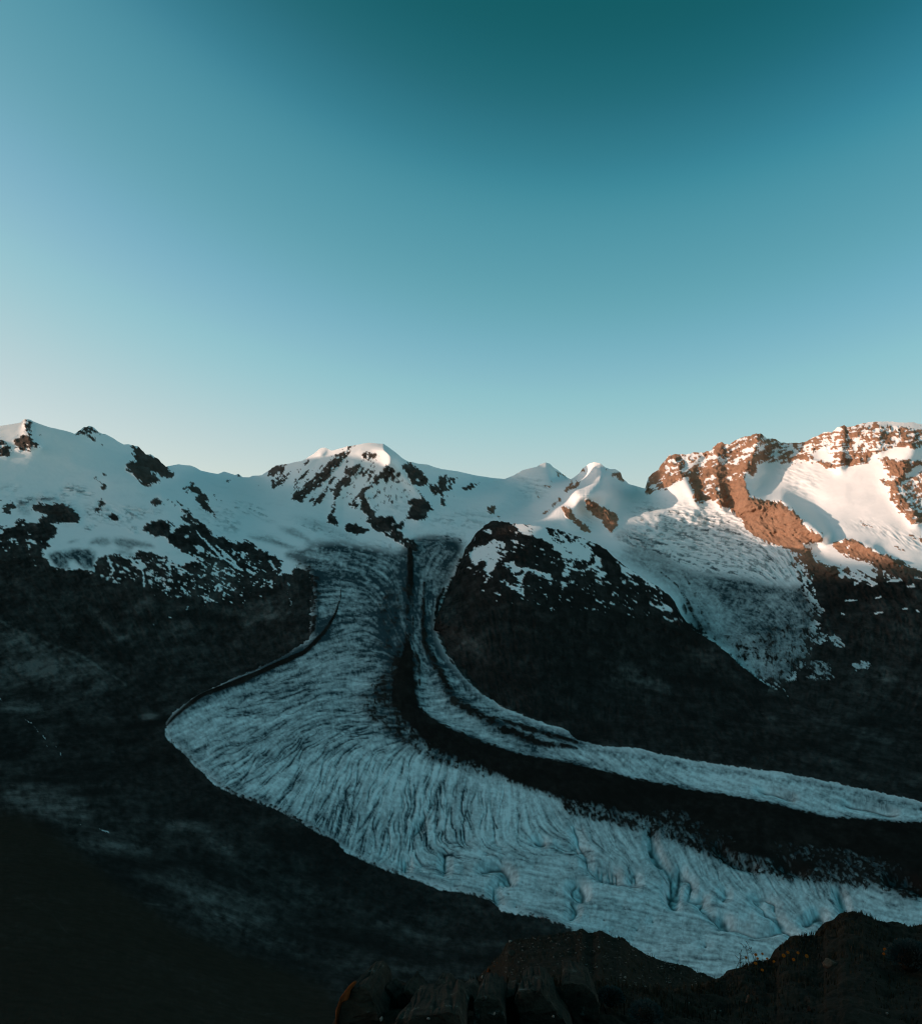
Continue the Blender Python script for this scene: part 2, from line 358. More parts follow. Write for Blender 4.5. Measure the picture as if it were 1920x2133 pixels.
# snow patches on the dark foot
for z, pts, v in [
    ('G', [(500, 570), (560, 580), (650, 625), (600, 650), (500, 690), (520, 640)], 0), ('G', [(370, 290), (430, 310), (420, 350), (375, 355)], 0),
    ('G', [(520, 375), (560, 380), (590, 420), (560, 425), (530, 400)], 0), ('G', [(570, 340), (605, 350), (600, 365), (575, 360)], 0),
    ('G', [(590, 215), (640, 245), (675, 275), (665, 285), (620, 250)], 0), ('G', [(620, 510), (680, 490), (740, 520), (730, 540), (640, 535)], .35),
    ('G', [(1165, 735), (1200, 740), (1240, 770), (1290, 780), (1230, 780), (1180, 750)], .1), ('G', [(660, 600), (740, 620), (770, 600), (760, 650), (700, 640)], .3),
    ('G', [(1100, 550), (1160, 560), (1200, 600), (1120, 610)], .4), ('G', [(1310, 650), (1340, 660), (1340, 690), (1320, 690)], .2), ('G', [(860, 760), (890, 765), (870, 785)], 0),
    ('G', [(1060, 830), (1080, 835), (1075, 860)], 0), ('G', [(150, 845), (185, 850), (172, 880)], 0), ('G', [(455, 740), (480, 750), (490, 780), (470, 775)], .1),
    ('E', [(310, 640), (390, 630), (450, 665), (465, 700), (430, 680), (380, 650), (310, 655)], 0), ('E', [(340, 690), (390, 710), (350, 720)], 0),
    ('E', [(310, 745), (380, 735), (330, 755)], .1), ('E', [(0, 500), (45, 500), (40, 540), (0, 545)], 0), ('E', [(340, 530), (390, 545), (405, 560), (360, 550)], .1),
    ('E', [(280, 425), (310, 430), (300, 450)], 0), ('E', [(0, 650), (70, 660), (70, 680), (0, 690)], .45), ('E', [(550, 880), (610, 880), (600, 900), (560, 900)], .2),
    ('E', [(620, 1060), (660, 950), (640, 990)], .3),
    ('E', [(1110, 1030), (1180, 1040), (1225, 1030), (1180, 1050)], .1), ('G', [(820, 700), (890, 680), (860, 700), (820, 710)], .2),
    ('G', [(810, 770), (890, 760), (880, 780), (820, 785)], .3), ('G', [(1600, 680), (1660, 690), (1640, 720), (1610, 710)], .2)]:
    P(z, pts, v, 1)
for z, pts, w in [('E', [(1360, 850), (1390, 930), (1430, 1000)], 1.8), ('E', [(1430, 1020), (1420, 1065), (1385, 1070)], 1.5), ('E', [(1640, 880), (1720, 950), (1760, 1000)], 2.5),
                  ('E', [(1740, 890), (1810, 940)], 3), ('G', [(665, 335), (700, 390), (760, 450), (800, 500), (860, 560), (890, 590)], 2.2), ('G', [(860, 490), (920, 540), (950, 580), (955, 625), (905, 618)], 2.6),
                  ('G', [(970, 600), (1040, 640), (1070, 680)], 2.0), ('G', [(1065, 710), (1100, 740), (1135, 745)], 2.0), ('G', [(1420, 650), (1460, 710), (1490, 750)], 2.0),
                  ('G', [(60, 640), (110, 700), (60, 745)], 1.7), ('G', [(80, 750), (100, 840), (108, 920)], 1.4), ('G', [(340, 690), (430, 690), (455, 715)], 1.8), ('G', [(250, 635), (320, 640)], 1.6),
                  ('G', [(690, 830), (740, 800)], 1.2), ('G', [(970, 920), (1000, 890)], 1.2), ('G', [(855, 920), (860, 950)], 1.5), ('G', [(890, 960), (920, 930)], 1.4), ('G', [(540, 1180), (565, 1135)], 1.2),
                  ('G', [(1360, 890), (1340, 920)], 1.0), ('G', [(290, 960), (345, 945)], 1.2), ('G', [(350, 1250), (380, 1245)], 1), ('G', [(710, 670), (740, 710), (760, 715)], 1.8),
                  ('G', [(1540, 790), (1570, 750), (1550, 700)], 2.4), ('G', [(520, 690), (470, 660)], 1.4)]:
    stroke(rock, z, pts, w, 0.1)
# pepper of snow on the dark slopes
paint(rock, 'P', [(200, 1165), (330, 1150), (480, 1140), (580, 1180), (600, 1230), (500, 1260), (380, 1250), (280, 1230), (200, 1195)], -.24, 10, 'add')
paint(rock, 'P', [(0, 1110), (90, 1120), (110, 1190), (60, 1180), (0, 1150)], -.14, 8, 'add')
# --- central mountain
for pts, v in [
    ([(365, 405), (440, 325), (540, 305), (520, 350), (470, 400), (440, 410)], .66), ([(415, 500), (430, 440), (500, 400), (590, 365), (560, 420), (490, 500), (470, 500), (500, 460), (430, 500)], .62),
    ([(580, 475), (600, 440), (690, 365), (720, 360), (640, 430)], .62), ([(575, 595), (590, 540), (690, 450), (780, 370), (900, 260), (970, 200), (1010, 170), (1050, 170), (1020, 230), (960, 290), (900, 350), (860, 410), (800, 490), (730, 520), (680, 545), (650, 600)], .76),
    ([(575, 595), (590, 545), (660, 500), (690, 530), (650, 600)], .9),
    ([(665, 320), (720, 280), (700, 310), (670, 340)], .6), ([(730, 630), (740, 590), (790, 530), (850, 480), (880, 410), (900, 400), (870, 480), (840, 530), (820, 590), (760, 640)], .82),
    ([(880, 510), (930, 450), (990, 340), (1080, 310), (1100, 350), (1040, 400), (1010, 460), (960, 500), (930, 530), (910, 580), (900, 660), (880, 700), (845, 710), (890, 640), (895, 560)], .74),
    ([(850, 760), (845, 710), (880, 700), (920, 740), (930, 790)], 1.0), ([(1090, 380), (1160, 370), (1210, 380), (1170, 410), (1090, 400)], .5),
    ([(1100, 260), (1150, 225), (1230, 240), (1200, 260), (1150, 285), (1110, 275)], .62),
    ([(1150, 490), (1180, 450), (1220, 410), (1260, 350), (1290, 325), (1330, 330), (1390, 395), (1370, 400), (1340, 370), (1380, 440), (1360, 455), (1320, 420), (1300, 440), (1240, 430), (1200, 480), (1140, 510), (1090, 550), (1060, 600), (1080, 640), (1000, 645), (1000, 620), (1040, 590), (1100, 520)], .82),
    ([(1100, 540), (1140, 560), (1150, 620), (1200, 670), (1200, 710), (1240, 720), (1300, 700), (1350, 720), (1360, 770), (1380, 780), (1400, 750), (1435, 775), (1405, 800), (1420, 850), (1480, 890), (1500, 880), (1535, 960), (1530, 975), (1480, 975), (1420, 940), (1340, 890), (1290, 870), (1270, 840), (1200, 810), (1150, 760), (1150, 700), (1110, 660), (1090, 620)], .93),
    ([(970, 800), (1020, 765), (1060, 765), (1100, 800), (1150, 795), (1170, 825), (1130, 830), (1060, 845), (1000, 830)], 1), ([(1410, 330), (1470, 300), (1500, 330), (1580, 400), (1615, 450), (1615, 475), (1550, 485), (1500, 470), (1450, 400)], .9),
    ([(1505, 475), (1540, 530), (1580, 575), (1560, 575)], .95), ([(1450, 605), (1480, 580), (1570, 575), (1620, 620), (1660, 655), (1650, 675), (1600, 670), (1600, 730), (1530, 745), (1480, 730), (1420, 750), (1460, 700), (1470, 650), (1490, 620)], 1),
    ([(1620, 470), (1680, 480), (1680, 420), (1700, 395), (1750, 400), (1755, 440), (1740, 510), (1710, 520), (1700, 540), (1740, 590), (1730, 640), (1690, 630), (1710, 590), (1650, 540), (1620, 530)], .86),
    ([(1760, 430), (1820, 410), (1820, 450), (1790, 470), (1780, 510), (1750, 510)], .72), ([(1005, 540), (1040, 530), (1020, 550)], .8), ([(155, 395), (175, 388), (205, 410), (160, 405)], .9), ([(280, 465), (330, 460), (310, 480)], .5)]:
    P('B', pts, v - .13 if v < .94 else v, 1)
paint(rock, 'B', [(380, 400), (700, 270), (960, 190), (1320, 260), (1560, 420), (1620, 560), (1420, 700), (1100, 760), (860, 640), (560, 560)], .17, 14, 'add')
paint(rock, 'A', [(0, 180), (400, 190), (760, 260), (960, 330), (900, 420), (500, 300), (200, 330), (0, 300)], .12, 14, 'add')
paint(rock, 'B', [(1620, 400), (1820, 380), (1820, 640), (1660, 640)], .12, 8, 'add')
# --- twin peaks and small pyramid
for pts, v in [
    ([(220, 460), (240, 420), (300, 385), (360, 385), (330, 420), (280, 440)], .68), ([(410, 590), (440, 570), (470, 560), (480, 610), (440, 625)], .92), ([(490, 625), (525, 640), (510, 668), (495, 660)], 1), ([(475, 540), (495, 535), (490, 555)], .9),
    ([(930, 270), (970, 290), (1050, 355), (1010, 350), (970, 330), (960, 355), (940, 330)], .72), ([(630, 315), (660, 283), (680, 290), (650, 315)], .7), ([(840, 390), (870, 390), (910, 370), (900, 420), (880, 445)], .6), ([(790, 490), (830, 470), (800, 505)], .45),
    ([(1115, 310), (1140, 270), (1165, 260), (1155, 300)], .8), ([(1310, 275), (1340, 275), (1320, 305)], .8), ([(1350, 320), (1390, 310), (1400, 340), (1370, 335)], .8), ([(1400, 340), (1410, 300), (1435, 300), (1445, 345), (1490, 388), (1420, 360)], .88),
    ([(1005, 460), (1010, 430), (1040, 380), (1060, 370), (1065, 410), (1100, 370), (1120, 390), (1090, 420), (1040, 440)], .95), ([(820, 630), (850, 600), (900, 580), (940, 520), (970, 490), (970, 520), (930, 560), (880, 610), (840, 630)], .85),
    ([(985, 565), (1010, 555), (1045, 575), (1060, 610), (1090, 640), (1085, 665), (1050, 660), (1010, 645)], 1), ([(1070, 690), (1090, 665), (1140, 690), (1205, 745), (1195, 768), (1150, 760), (1100, 710)], 1),
    ([(1150, 515), (1170, 505), (1220, 525), (1280, 560), (1340, 590), (1390, 620), (1410, 660), (1405, 720), (1360, 760), (1340, 740), (1310, 720), (1300, 690), (1270, 650), (1220, 640), (1190, 590), (1165, 550)], 1), ([(1240, 480), (1275, 490), (1265, 500)], .8)]:
    P('C', pts, v, 1)
# --- right mountain
BR = [(75, 575), (80, 480), (120, 430), (160, 420), (195, 350), (240, 310), (300, 318), (400, 312), (480, 297), (520, 245), (550, 235), (590, 260), (640, 225), (700, 200), (770, 180), (810, 190), (830, 215), (860, 222), (910, 226), (930, 245), (1000, 250), (1090, 240), (1130, 212), (1200, 178), (1260, 182), (1290, 148), (1330, 132), (1380, 140), (1450, 130), (1560, 140), (1680, 150), (1850, 190), (2200, 260), (2200, 330), (1820, 260), (1760, 280), (1680, 260), (1580, 290), (1480, 340), (1470, 370), (1380, 390), (1300, 400), (1250, 420), (1200, 400), (1180, 370), (1110, 350), (1000, 360), (920, 380), (880, 370), (850, 340), (800, 340), (760, 350), (740, 380), (770, 440), (750, 470), (720, 440), (690, 440), (700, 500), (740, 590), (830, 620), (900, 625), (930, 620), (980, 660), (1030, 710), (1085, 740), (1070, 760), (1110, 800), (1190, 835), (1180, 870), (1110, 885), (1060, 890), (1110, 920), (1145, 960), (1140, 1000), (1180, 1020), (1150, 1040), (1060, 1020), (1030, 950), (950, 920), (870, 890), (790, 850), (710, 800), (690, 760), (630, 700), (590, 665), (540, 650), (520, 600), (440, 620), (400, 635), (380, 610), (380, 560), (350, 490), (310, 460), (300, 480), (240, 520), (160, 560), (110, 570)]
P('D', BR, .97)
P('D', [(80, 480), (240, 305), (480, 290), (700, 195), (830, 210), (860, 330), (760, 350), (690, 440), (600, 400), (480, 420), (400, 480), (310, 440), (160, 540), (90, 540)], .64, 3)
P('D', [(850, 215), (1090, 235), (1260, 175), (1330, 130), (1450, 125), (1680, 145), (1850, 185), (2200, 250), (2200, 330), (1820, 265), (1680, 262), (1580, 290), (1480, 335), (1470, 370), (1300, 400), (1180, 370), (920, 380), (860, 330)], .57, 3)
P('D', [(1290, 310), (1470, 330), (1470, 370), (1300, 395)], .75, 2)
P('D', [(1280, 150), (1330, 132), (1350, 160), (1330, 240), (1270, 240)], .8, 2)
P('D', [(540, 400), (690, 420), (690, 520), (560, 520)], .8, 3)
P('D', [(440, 480), (520, 450), (540, 560), (440, 610)], .6, 2)
P('D', [(1140, 300), (1200, 290), (1260, 350), (1250, 380), (1180, 360), (1110, 350)], .15, 1)
P('D', [(300, 430), (380, 370), (480, 330), (430, 380), (330, 430)], .3, 1)
P('D', [(1530, 110), (1850, 120), (1850, 170), (1720, 150), (1640, 130)], .12, 1)
P('D', [(740, 350), (770, 340), (830, 330), (880, 360), (850, 375), (770, 380), (770, 450), (750, 470), (720, 430)], 1.0)
P('D', [(1550, 490), (1600, 475), (1650, 480), (1620, 450), (1580, 430), (1590, 390), (1530, 355), (1620, 340), (1640, 360), (1700, 365), (1820, 370), (1960, 400), (1960, 420), (1820, 390), (1760, 400), (1760, 440), (1720, 480), (1680, 520), (1690, 570), (1720, 600), (1750, 650), (1820, 690), (1960, 720), (1960, 800), (1820, 760), (1760, 765), (1720, 740), (1690, 700), (1640, 650), (1600, 570), (1620, 540)], .8)
P('D', [(1690, 500), (1820, 430), (2000, 420), (2000, 700), (1820, 690), (1750, 640), (1700, 580)], .5, 2)
P('D', [(1245, 880), (1280, 885), (1340, 890), (1310, 860), (1390, 860), (1450, 890), (1520, 930), (1580, 950), (1640, 985), (1720, 1010), (1640, 1040), (1560, 1020), (1480, 1000), (1400, 980), (1330, 960), (1290, 930)], 1.0)
P('D', [(1320, 895), (1370, 905), (1350, 915), (1320, 905)], 0)
P('D', [(1720, 820), (1820, 840), (1900, 900), (1820, 880), (1740, 850)], .42, 2)
P('D', [(1430, 740), (1520, 790), (1500, 790), (1430, 755)], .45, 1)
P('D', [(1640, 900), (1760, 940), (1720, 950), (1650, 920)], .42, 2)
for pts in ([(1420, 1130), (1400, 1135)], [(1530, 1230), (1560, 1225)], [(1340, 1250), (1410, 1245)], [(1530, 1320), (1570, 1320)], [(1700, 1300), (1730, 1298)], [(1790, 1310), (1800, 1320)], [(1600, 1130), (1690, 1120)], [(1730, 1155), (1770, 1152)], [(1310, 1330), (1340, 1335)], [(1780, 1095), (1820, 1110)], [(1540, 1325), (1520, 1330)]):
    stroke(rock, 'D', pts, 2.0, 0.1)
P('D', [(1300, 1080), (1400, 1110), (1460, 1130), (1540, 1155), (1520, 1100), (1440, 1060), (1330, 1020), (1290, 1020), (1270, 1035), (1310, 1070)], .45, 2)
P('D', [(1480, 1020), (1600, 1080), (1700, 1115), (1640, 1110), (1560, 1100), (1500, 1060)], .45, 1)

# --- bare ice
Q = lambda z, pts, v, f=2: paint(ice, z, pts, v, f)
GL = [(650, 1130), (700, 1125), (760, 1135), (830, 1150), (860, 1120), (900, 1112), (955, 1118), (969, 1136), (960, 1165), (936, 1212), (926, 1238), (907, 1291), (913, 1324), (930, 1364), (963, 1403), (996, 1440), (1045, 1472), (1111, 1499), (1183, 1522), (1259, 1555),
      (1378, 1573), (1516, 1594), (1635, 1610), (1754, 1634), (1920, 1670), (2060, 1690), (2060, 2120), (1700, 2110), (1500, 2070), (1300, 1985), (1200, 1944), (1027, 1877), (777, 1804), (577, 1687), (481, 1654), (342, 1531), (346, 1508), (404, 1454), (645, 1330), (650, 1258), (640, 1190), (610, 1165)]
Q('P', GL, 1.0, 6)
Q('J', [(180, 130), (330, 200), (430, 240), (520, 290), (560, 380), (590, 490), (640, 550), (720, 590), (800, 650), (870, 740), (960, 790), (1010, 830), (1100, 830), (1150, 780), (1230, 680), (1240, 560), (1270, 480), (1240, 380), (1190, 300), (1100, 300), (900, 260), (700, 240), (560, 220), (430, 190)], 1.0, 5)
Q('C', [(1380, 740), (1500, 720), (1600, 760), (1700, 840), (1700, 880), (1560, 850), (1400, 800)], .6, 4)
Q('C', [(1400, 880), (1600, 890), (1820, 990), (1820, 1060), (1700, 1040), (1560, 960)], .6, 4)
Q('E', [(1110, 680), (1150, 640), (1230, 605), (1380, 600), (1410, 670), (1350, 710), (1180, 700)], .75)
Q('E', [(1410, 610), (1520, 600), (1640, 625), (1820, 660), (1940, 690), (1960, 730), (1820, 740), (1700, 720), (1640, 770), (1500, 720), (1440, 690)], .85)
Q('E', [(600, 820), (680, 780), (830, 760), (900, 750), (1000, 750), (1110, 735), (1200, 780), (1240, 830), (1200, 880), (1180, 950), (1200, 1000), (1100, 1030), (1020, 970), (930, 900), (850, 920), (880, 990), (760, 1005), (690, 960), (640, 890)], 1.0)
Q('E', [(820, 680), (900, 640), (1060, 630), (900, 670)], .7, 1)
Q('E', [(1430, 770), (1560, 760), (1700, 800), (1700, 840), (1650, 860), (1540, 820), (1440, 800)], .8)
Q('E', [(210, 240), (400, 240), (390, 330), (300, 340), (200, 290)], .55)
Q('E', [(230, 180), (420, 110), (600, 90), (760, 110), (900, 190), (1000, 280), (1010, 320), (900, 215), (760, 165), (460, 165), (330, 250), (230, 260)], .5, 3)
Q('B', [(230, 850), (420, 860), (560, 930), (640, 960), (560, 965), (420, 920), (300, 890)], .75)
Q('B', [(460, 790), (600, 800), (700, 870), (780, 950), (740, 980), (660, 900), (540, 850)], .6)
Q('B', [(520, 985), (660, 970), (820, 1010), (820, 1040), (700, 1040), (600, 1050), (520, 1030)], .85)
Q('B', [(560, 720), (760, 740), (850, 770), (920, 810), (1050, 860), (1050, 900), (900, 870), (700, 790)], .45, 4)
Q('P', [(1285, 1150), (1400, 1230), (1480, 1320), (1560, 1390), (1620, 1420), (1620, 1390), (1520, 1290), (1450, 1200), (1340, 1130)], .8, 6)
# ice tatters on the right slope
for pts, v in [([(1300, 570), (1360, 555), (1430, 620), (1400, 640), (1330, 610)], .35), ([(1430, 710), (1500, 690), (1580, 720), (1480, 760)], .4), ([(1220, 680), (1350, 700), (1380, 800), (1270, 820), (1200, 790)], .55), ([(1220, 520), (1300, 540), (1320, 600), (1230, 620)], .55), ([(1230, 380), (1310, 420), (1300, 460), (1240, 460)], .5)]:
    paint(rock, 'J', pts, v, 3); paint(ice, 'J', pts, .9, 4)

# --- crevassed zones on the snow
X_ = lambda z, pts, v, f=4: paint(crev, z, pts, v, f)
X_('A', [(130, 720), (280, 690), (420, 690), (520, 740), (600, 800), (610, 860), (560, 800), (430, 760), (250, 765), (200, 860), (120, 800)], .75)
X_('A', [(440, 670), (520, 610), (640, 640), (720, 690), (700, 720), (600, 700), (500, 720)], .75, 3)
X_('A', [(640, 780), (740, 760), (830, 770), (900, 790), (1000, 780), (1200, 800), (1250, 840), (1100, 860), (900, 920), (820, 900), (650, 870)], .7)
X_('A', [(620, 960), (700, 910), (740, 930), (680, 970)], .9, 2)
X_('A', [(970, 940), (1060, 930), (1070, 990), (990, 990)], .8, 3)
X_('A', [(0, 620), (140, 610), (150, 700), (0, 700)], .45)
X_('A', [(1500, 850), (1820, 870), (1820, 1000), (1650, 980), (1530, 900)], .5)
X_('A', [(1440, 780), (1640, 780), (1820, 760), (1820, 860), (1560, 860)], .45, 5)
X_('B', [(120, 610), (280, 620), (400, 690), (460, 760), (400, 740), (250, 700), (120, 650)], .7)
X_('B', [(550, 720), (760, 730), (860, 780), (1050, 860), (1050, 910), (880, 880), (650, 820)], .55)
X_('B', [(1150, 900), (1300, 900), (1440, 960), (1350, 990), (1200, 960)], .5)
X_('B', [(1300, 560), (1440, 550), (1470, 640), (1360, 720), (1300, 680)], .35)
X_('C', [(0, 610), (300, 600), (520, 640), (480, 680), (260, 740), (0, 720)], .45, 6)
X_('C', [(620, 330), (800, 330), (900, 400), (820, 520), (640, 480)], .4, 6)
X_('C', [(-160, 800), (120, 760), (260, 790), (260, 840), (180, 900), (-120, 900)], .8)
X_('C', [(1130, 620), (1210, 640), (1230, 750), (1160, 700)], .5, 3)
X_('J', [(190, 20), (420, 0), (700, 0), (900, 30), (1150, 130), (1190, 240), (1100, 290), (800, 260), (560, 220), (420, 150), (250, 90)], .85, 6)
X_('D', [(0, 630), (140, 640), (380, 640), (640, 700), (700, 790), (900, 890), (1030, 960), (1050, 1100), (600, 1080), (300, 980), (130, 880), (0, 800)], .72, 8)
X_('D', [(860, 390), (1000, 390), (1230, 440), (1100, 600), (960, 560)], .28, 6)
X_('D', [(1300, 760), (1480, 740), (1820, 850), (1820, 940), (1600, 850)], .35, 5)
crev_ice = ice.copy()

# --- rubble on the ice
R_ = lambda z, pts, v, f=2: paint(dirt, z, pts, v, f)
MOR = [(855, 1150), (850, 1190), (847, 1230), (847, 1285), (844, 1337), (832, 1374), (818, 1416), (812, 1449), (816, 1472), (832, 1495), (856, 1528), (888, 1560), (930, 1588), (963, 1601), (1027, 1615), (1085, 1642), (1162, 1665), (1200, 1690), (1269, 1700), (1335, 1711),
       (1400, 1730), (1436, 1746), (1491, 1763), (1530, 1785), (1607, 1801), (1675, 1818), (1760, 1815), (1845, 1832), (1920, 1865), (2060, 1920), (2060, 1740), (1920, 1719), (1830, 1712), (1726, 1706), (1641, 1685), (1572, 1670), (1477, 1654), (1319, 1626), (1200, 1595), (1094, 1575), (1029, 1558), (963, 1532), (913, 1509), (874, 1479), (867, 1446), (864, 1380), (855, 1331), (855, 1285), (859, 1199)]
R_('P', MOR, 1.0, 4)
paint(tone, 'P', MOR, .13, 2)
paint(dirt, 'P', [(846, 1300), (820, 1350), (785, 1412), (755, 1450), (770, 1490), (850, 1545), (900, 1575), (900, 1540), (850, 1470), (850, 1400)], .60, 9, 'max')
# frayed near flank of the moraine
for pts, v in [([(762, 1449), (740, 1455), (770, 1500), (830, 1540), (880, 1575), (940, 1605), (1020, 1628), (1010, 1600), (900, 1560), (820, 1490)], .5), ([(1160, 1660), (1300, 1690), (1440, 1730), (1520, 1780), (1680, 1815), (1850, 1830), (1920, 1860), (1920, 1890), (1840, 1860), (1760, 1850), (1640, 1840), (1520, 1810), (1420, 1765), (1290, 1725), (1180, 1700)], .62),
               ([(1560, 1760), (1700, 1760), (1850, 1790), (1920, 1830), (1920, 1860), (1800, 1830), (1640, 1810)], .7), ([(1330, 1690), (1420, 1690), (1520, 1740), (1560, 1790), (1480, 1760)], .72)]:
    R_('P', pts, v, 4)
stroke(dirt, 'I', [(770, 130), (772, 300), (765, 420)], [5, 6, 5], .95)
stroke(dirt, 'H', [(1850, 60), (1840, 140), (1820, 200), (1760, 310), (1650, 420), (1500, 490), (1300, 580), (1100, 650), (1000, 710), (900, 800)], [1, 1.5, 2.5, 4, 4.5, 5, 6, 6, 8, 6], 1.0, 'max', .35)
stroke(dirt, 'H', [(1700, 180), (1690, 300), (1540, 430), (1350, 520), (1150, 600), (1050, 650)], [6, 6, 5, 4, 3, 2], .7, 'max')
stroke(dirt, 'I', [(860, 350), (850, 600), (870, 760), (960, 920), (1040, 1090), (1200, 1190), (1400, 1300), (1600, 1370), (1820, 1400)], [4, 6, 8, 9, 11, 11, 10, 8, 3], .72, 'max', .8)
stroke(dirt, 'I', [(790, 350), (790, 700), (830, 900), (830, 1000)], [2, 2.5, 6, 2], .55, 'max', .8)
stroke(dirt, 'I', [(985, 380), (950, 460), (935, 590), (960, 690), (1020, 820), (1120, 940), (1230, 1050)], [3, 5, 6, 4, 5, 5, 4], .75, 'max', .7)
stroke(dirt, 'I', [(1300, 1200), (1450, 1260), (1600, 1310), (1820, 1360)], [3, 7, 8, 6], .7, 'max', .8)
R_('I', [(540, 440), (640, 380), (740, 300), (745, 560), (700, 720), (640, 820), (560, 780), (600, 660), (550, 620)], .38, 8)
R_('I', [(640, 300), (700, 260), (740, 280), (740, 420), (660, 420)], .4, 6)
R_('I', [(480, 720), (620, 700), (640, 800), (560, 960), (500, 900)], .3, 9)
R_('I', [(0, 200), (180, 260), (230, 420), (170, 560), (60, 640), (0, 640)], .45, 10)
R_('I', [(560, 1180), (740, 1280), (900, 1420), (1050, 1500), (900, 1480), (700, 1360)], .5, 5)
R_('P', [(610, 1165), (650, 1190), (660, 1250), (650, 1320), (630, 1330), (630, 1240)], .7, 6)
R_('J', [(960, 655), (1020, 655), (1040, 720), (1070, 800), (1060, 860), (1010, 790)], .95, 1)
stroke(dirt, 'J', [(440, 230), (540, 310), (600, 420), (650, 530), (720, 590)], [2, 3, 4, 5, 4], .55, 'max', .8)
stroke(dirt, 'J', [(560, 230), (620, 330), (660, 430), (700, 530)], [3, 4, 6, 4], .5, 'max', .8)
stroke(dirt, 'J', [(560, 400), (600, 500), (720, 600), (860, 740)], [4, 5, 4, 3], .5, 'max', .8)
R_('J', [(1150, 160), (1200, 260), (1260, 400), (1230, 560), (1240, 700), (1180, 800), (1130, 830), (1190, 620), (1200, 480), (1150, 300)], .45, 4)
R_('J', [(560, 480), (720, 540), (900, 520), (1100, 480), (1260, 480), (1260, 640), (1160, 820), (1020, 860), (900, 780), (760, 640)], .40, 10)
R_('J', [(700, 250), (1100, 300), (1220, 380), (1230, 520), (900, 420), (640, 420), (560, 320)], .22, 12)
for pts, w in (([(1170, 180), (1230, 330), (1260, 470), (1230, 600), (1200, 700), (1120, 800), (1040, 840)], 13), ([(600, 520), (720, 600), (860, 740), (1000, 820)], 8)):
    stroke(rock, 'J', pts, w, .52, 'set', .9)
# rim of rubble along the near edge of the ice
EDGE = [(342, 1531), (385, 1573), (423, 1611), (481, 1654), (577, 1687), (654, 1731), (719, 1777), (777, 1804), (854, 1831), (915, 1854), (969, 1862), (1027, 1877), (1042, 1900), (1123, 1912), (1200, 1944), (1300, 1985), (1420, 2030)]
stroke(dirt, 'P', EDGE, 7, .55, 'max', .9)
# melt channels and pits
chan = blank(0.0)
CH = [('K', [(790, 680), (830, 660), (900, 655), (930, 690), (950, 720), (930, 745)], 2.6), ('K', [(880, 745), (875, 715), (900, 705), (935, 745)], 1.8), ('K', [(850, 770), (858, 830), (870, 880)], 2.2),
      ('K', [(1290, 450), (1320, 540), (1350, 590), (1360, 670), (1420, 710), (1540, 740), (1640, 760)], 1.5), ('K', [(1080, 522), (1130, 527)], 3.0), ('K', [(1190, 545), (1260, 565), (1290, 545), (1310, 580)], 1.6),
      ('K', [(1300, 750), (1275, 770), (1280, 805), (1310, 820), (1345, 825)], 2.0), ('K', [(1320, 760), (1340, 790), (1335, 825)], 3.0), ('K', [(1275, 850), (1300, 890), (1270, 940)], 2), ('K', [(1415, 665), (1420, 700), (1445, 710), (1440, 680), (1470, 670), (1480, 715), (1500, 720), (1495, 680), (1520, 690), (1520, 735)], 1.3), ('K', [(1600, 730), (1600, 700), (1620, 700), (1625, 735)], 1.2),
      ('K', [(1700, 470), (1710, 560), (1750, 620), (1800, 690)], 2.0), ('K', [(1810, 690), (1815, 790), (1800, 830)], 2.5), ('K', [(590, 590), (590, 660), (580, 700)], 2.0), ('K', [(375, 630), (372, 690)], 2), ('K', [(420, 490), (450, 460), (480, 400)], 1.6),
      ('L', [(340, 620), (330, 680), (320, 720), (290, 755), (275, 780), (290, 815), (315, 840)], 3.2), ('L', [(340, 640), (400, 680), (410, 720), (385, 790), (440, 800), (485, 790), (465, 840), (540, 910), (600, 945), (680, 970), (800, 1012), (900, 1000), (960, 975)], 1.8),
      ('L', [(600, 920), (625, 945)], 5), ('L', [(270, 750), (330, 770)], 4), ('L', [(790, 790), (860, 790), (920, 820), (920, 860)], 1.3), ('L', [(930, 900), (950, 950), (1010, 990), (1040, 1030)], 2.0), ('L', [(790, 800), (850, 850), (860, 890), (920, 900)], 1.2),
      ('L', [(1095, 945), (1140, 920), (1155, 895), (1190, 880), (1210, 900), (1210, 940)], 2.6), ('L', [(610, 740), (620, 770), (605, 805)], 1.6), ('L', [(1310, 760), (1340, 840), (1350, 880)], 3), ('L', [(160, 480), (190, 540), (220, 570)], 4.0),
      ('L', [(560, 490), (620, 550), (700, 590), (800, 610)], 3.0), ('L', [(940, 600), (1100, 650)], 3.0), ('L', [(820, 130), (930, 150), (1030, 190)], 2.2), ('L', [(1350, 220), (1500, 240), (1650, 280)], 2.0),
      ('L', [(1620, 690), (1740, 700), (1820, 750)], 6.0), ('L', [(270, 640), (285, 655)], 3.0)]
for z, pts, w in CH:
    stroke(chan, z, pts, w * .95, 1.0, 'max', .8)
for k in range(170):   # dark stones and water-filled holes along the near side
    t = rng.random(); i = t * (len(EDGE) - 1); a = int(i); f = i - a
    q = rng.random() ** 1.5
    x = EDGE[a][0] * (1 - f) + EDGE[a + 1][0] * f + 260 * q * rng.random(); y = EDGE[a][1] * (1 - f) + EDGE[a + 1][1] * f - 12 - 110 * q
    if x > 700: stroke(chan, 'P', [(x, y), (x + rng.uniform(-2, 3), y + rng.uniform(-1, 1.5))], rng.uniform(.8, 1.9), rng.uniform(.5, 1), 'max', .6)

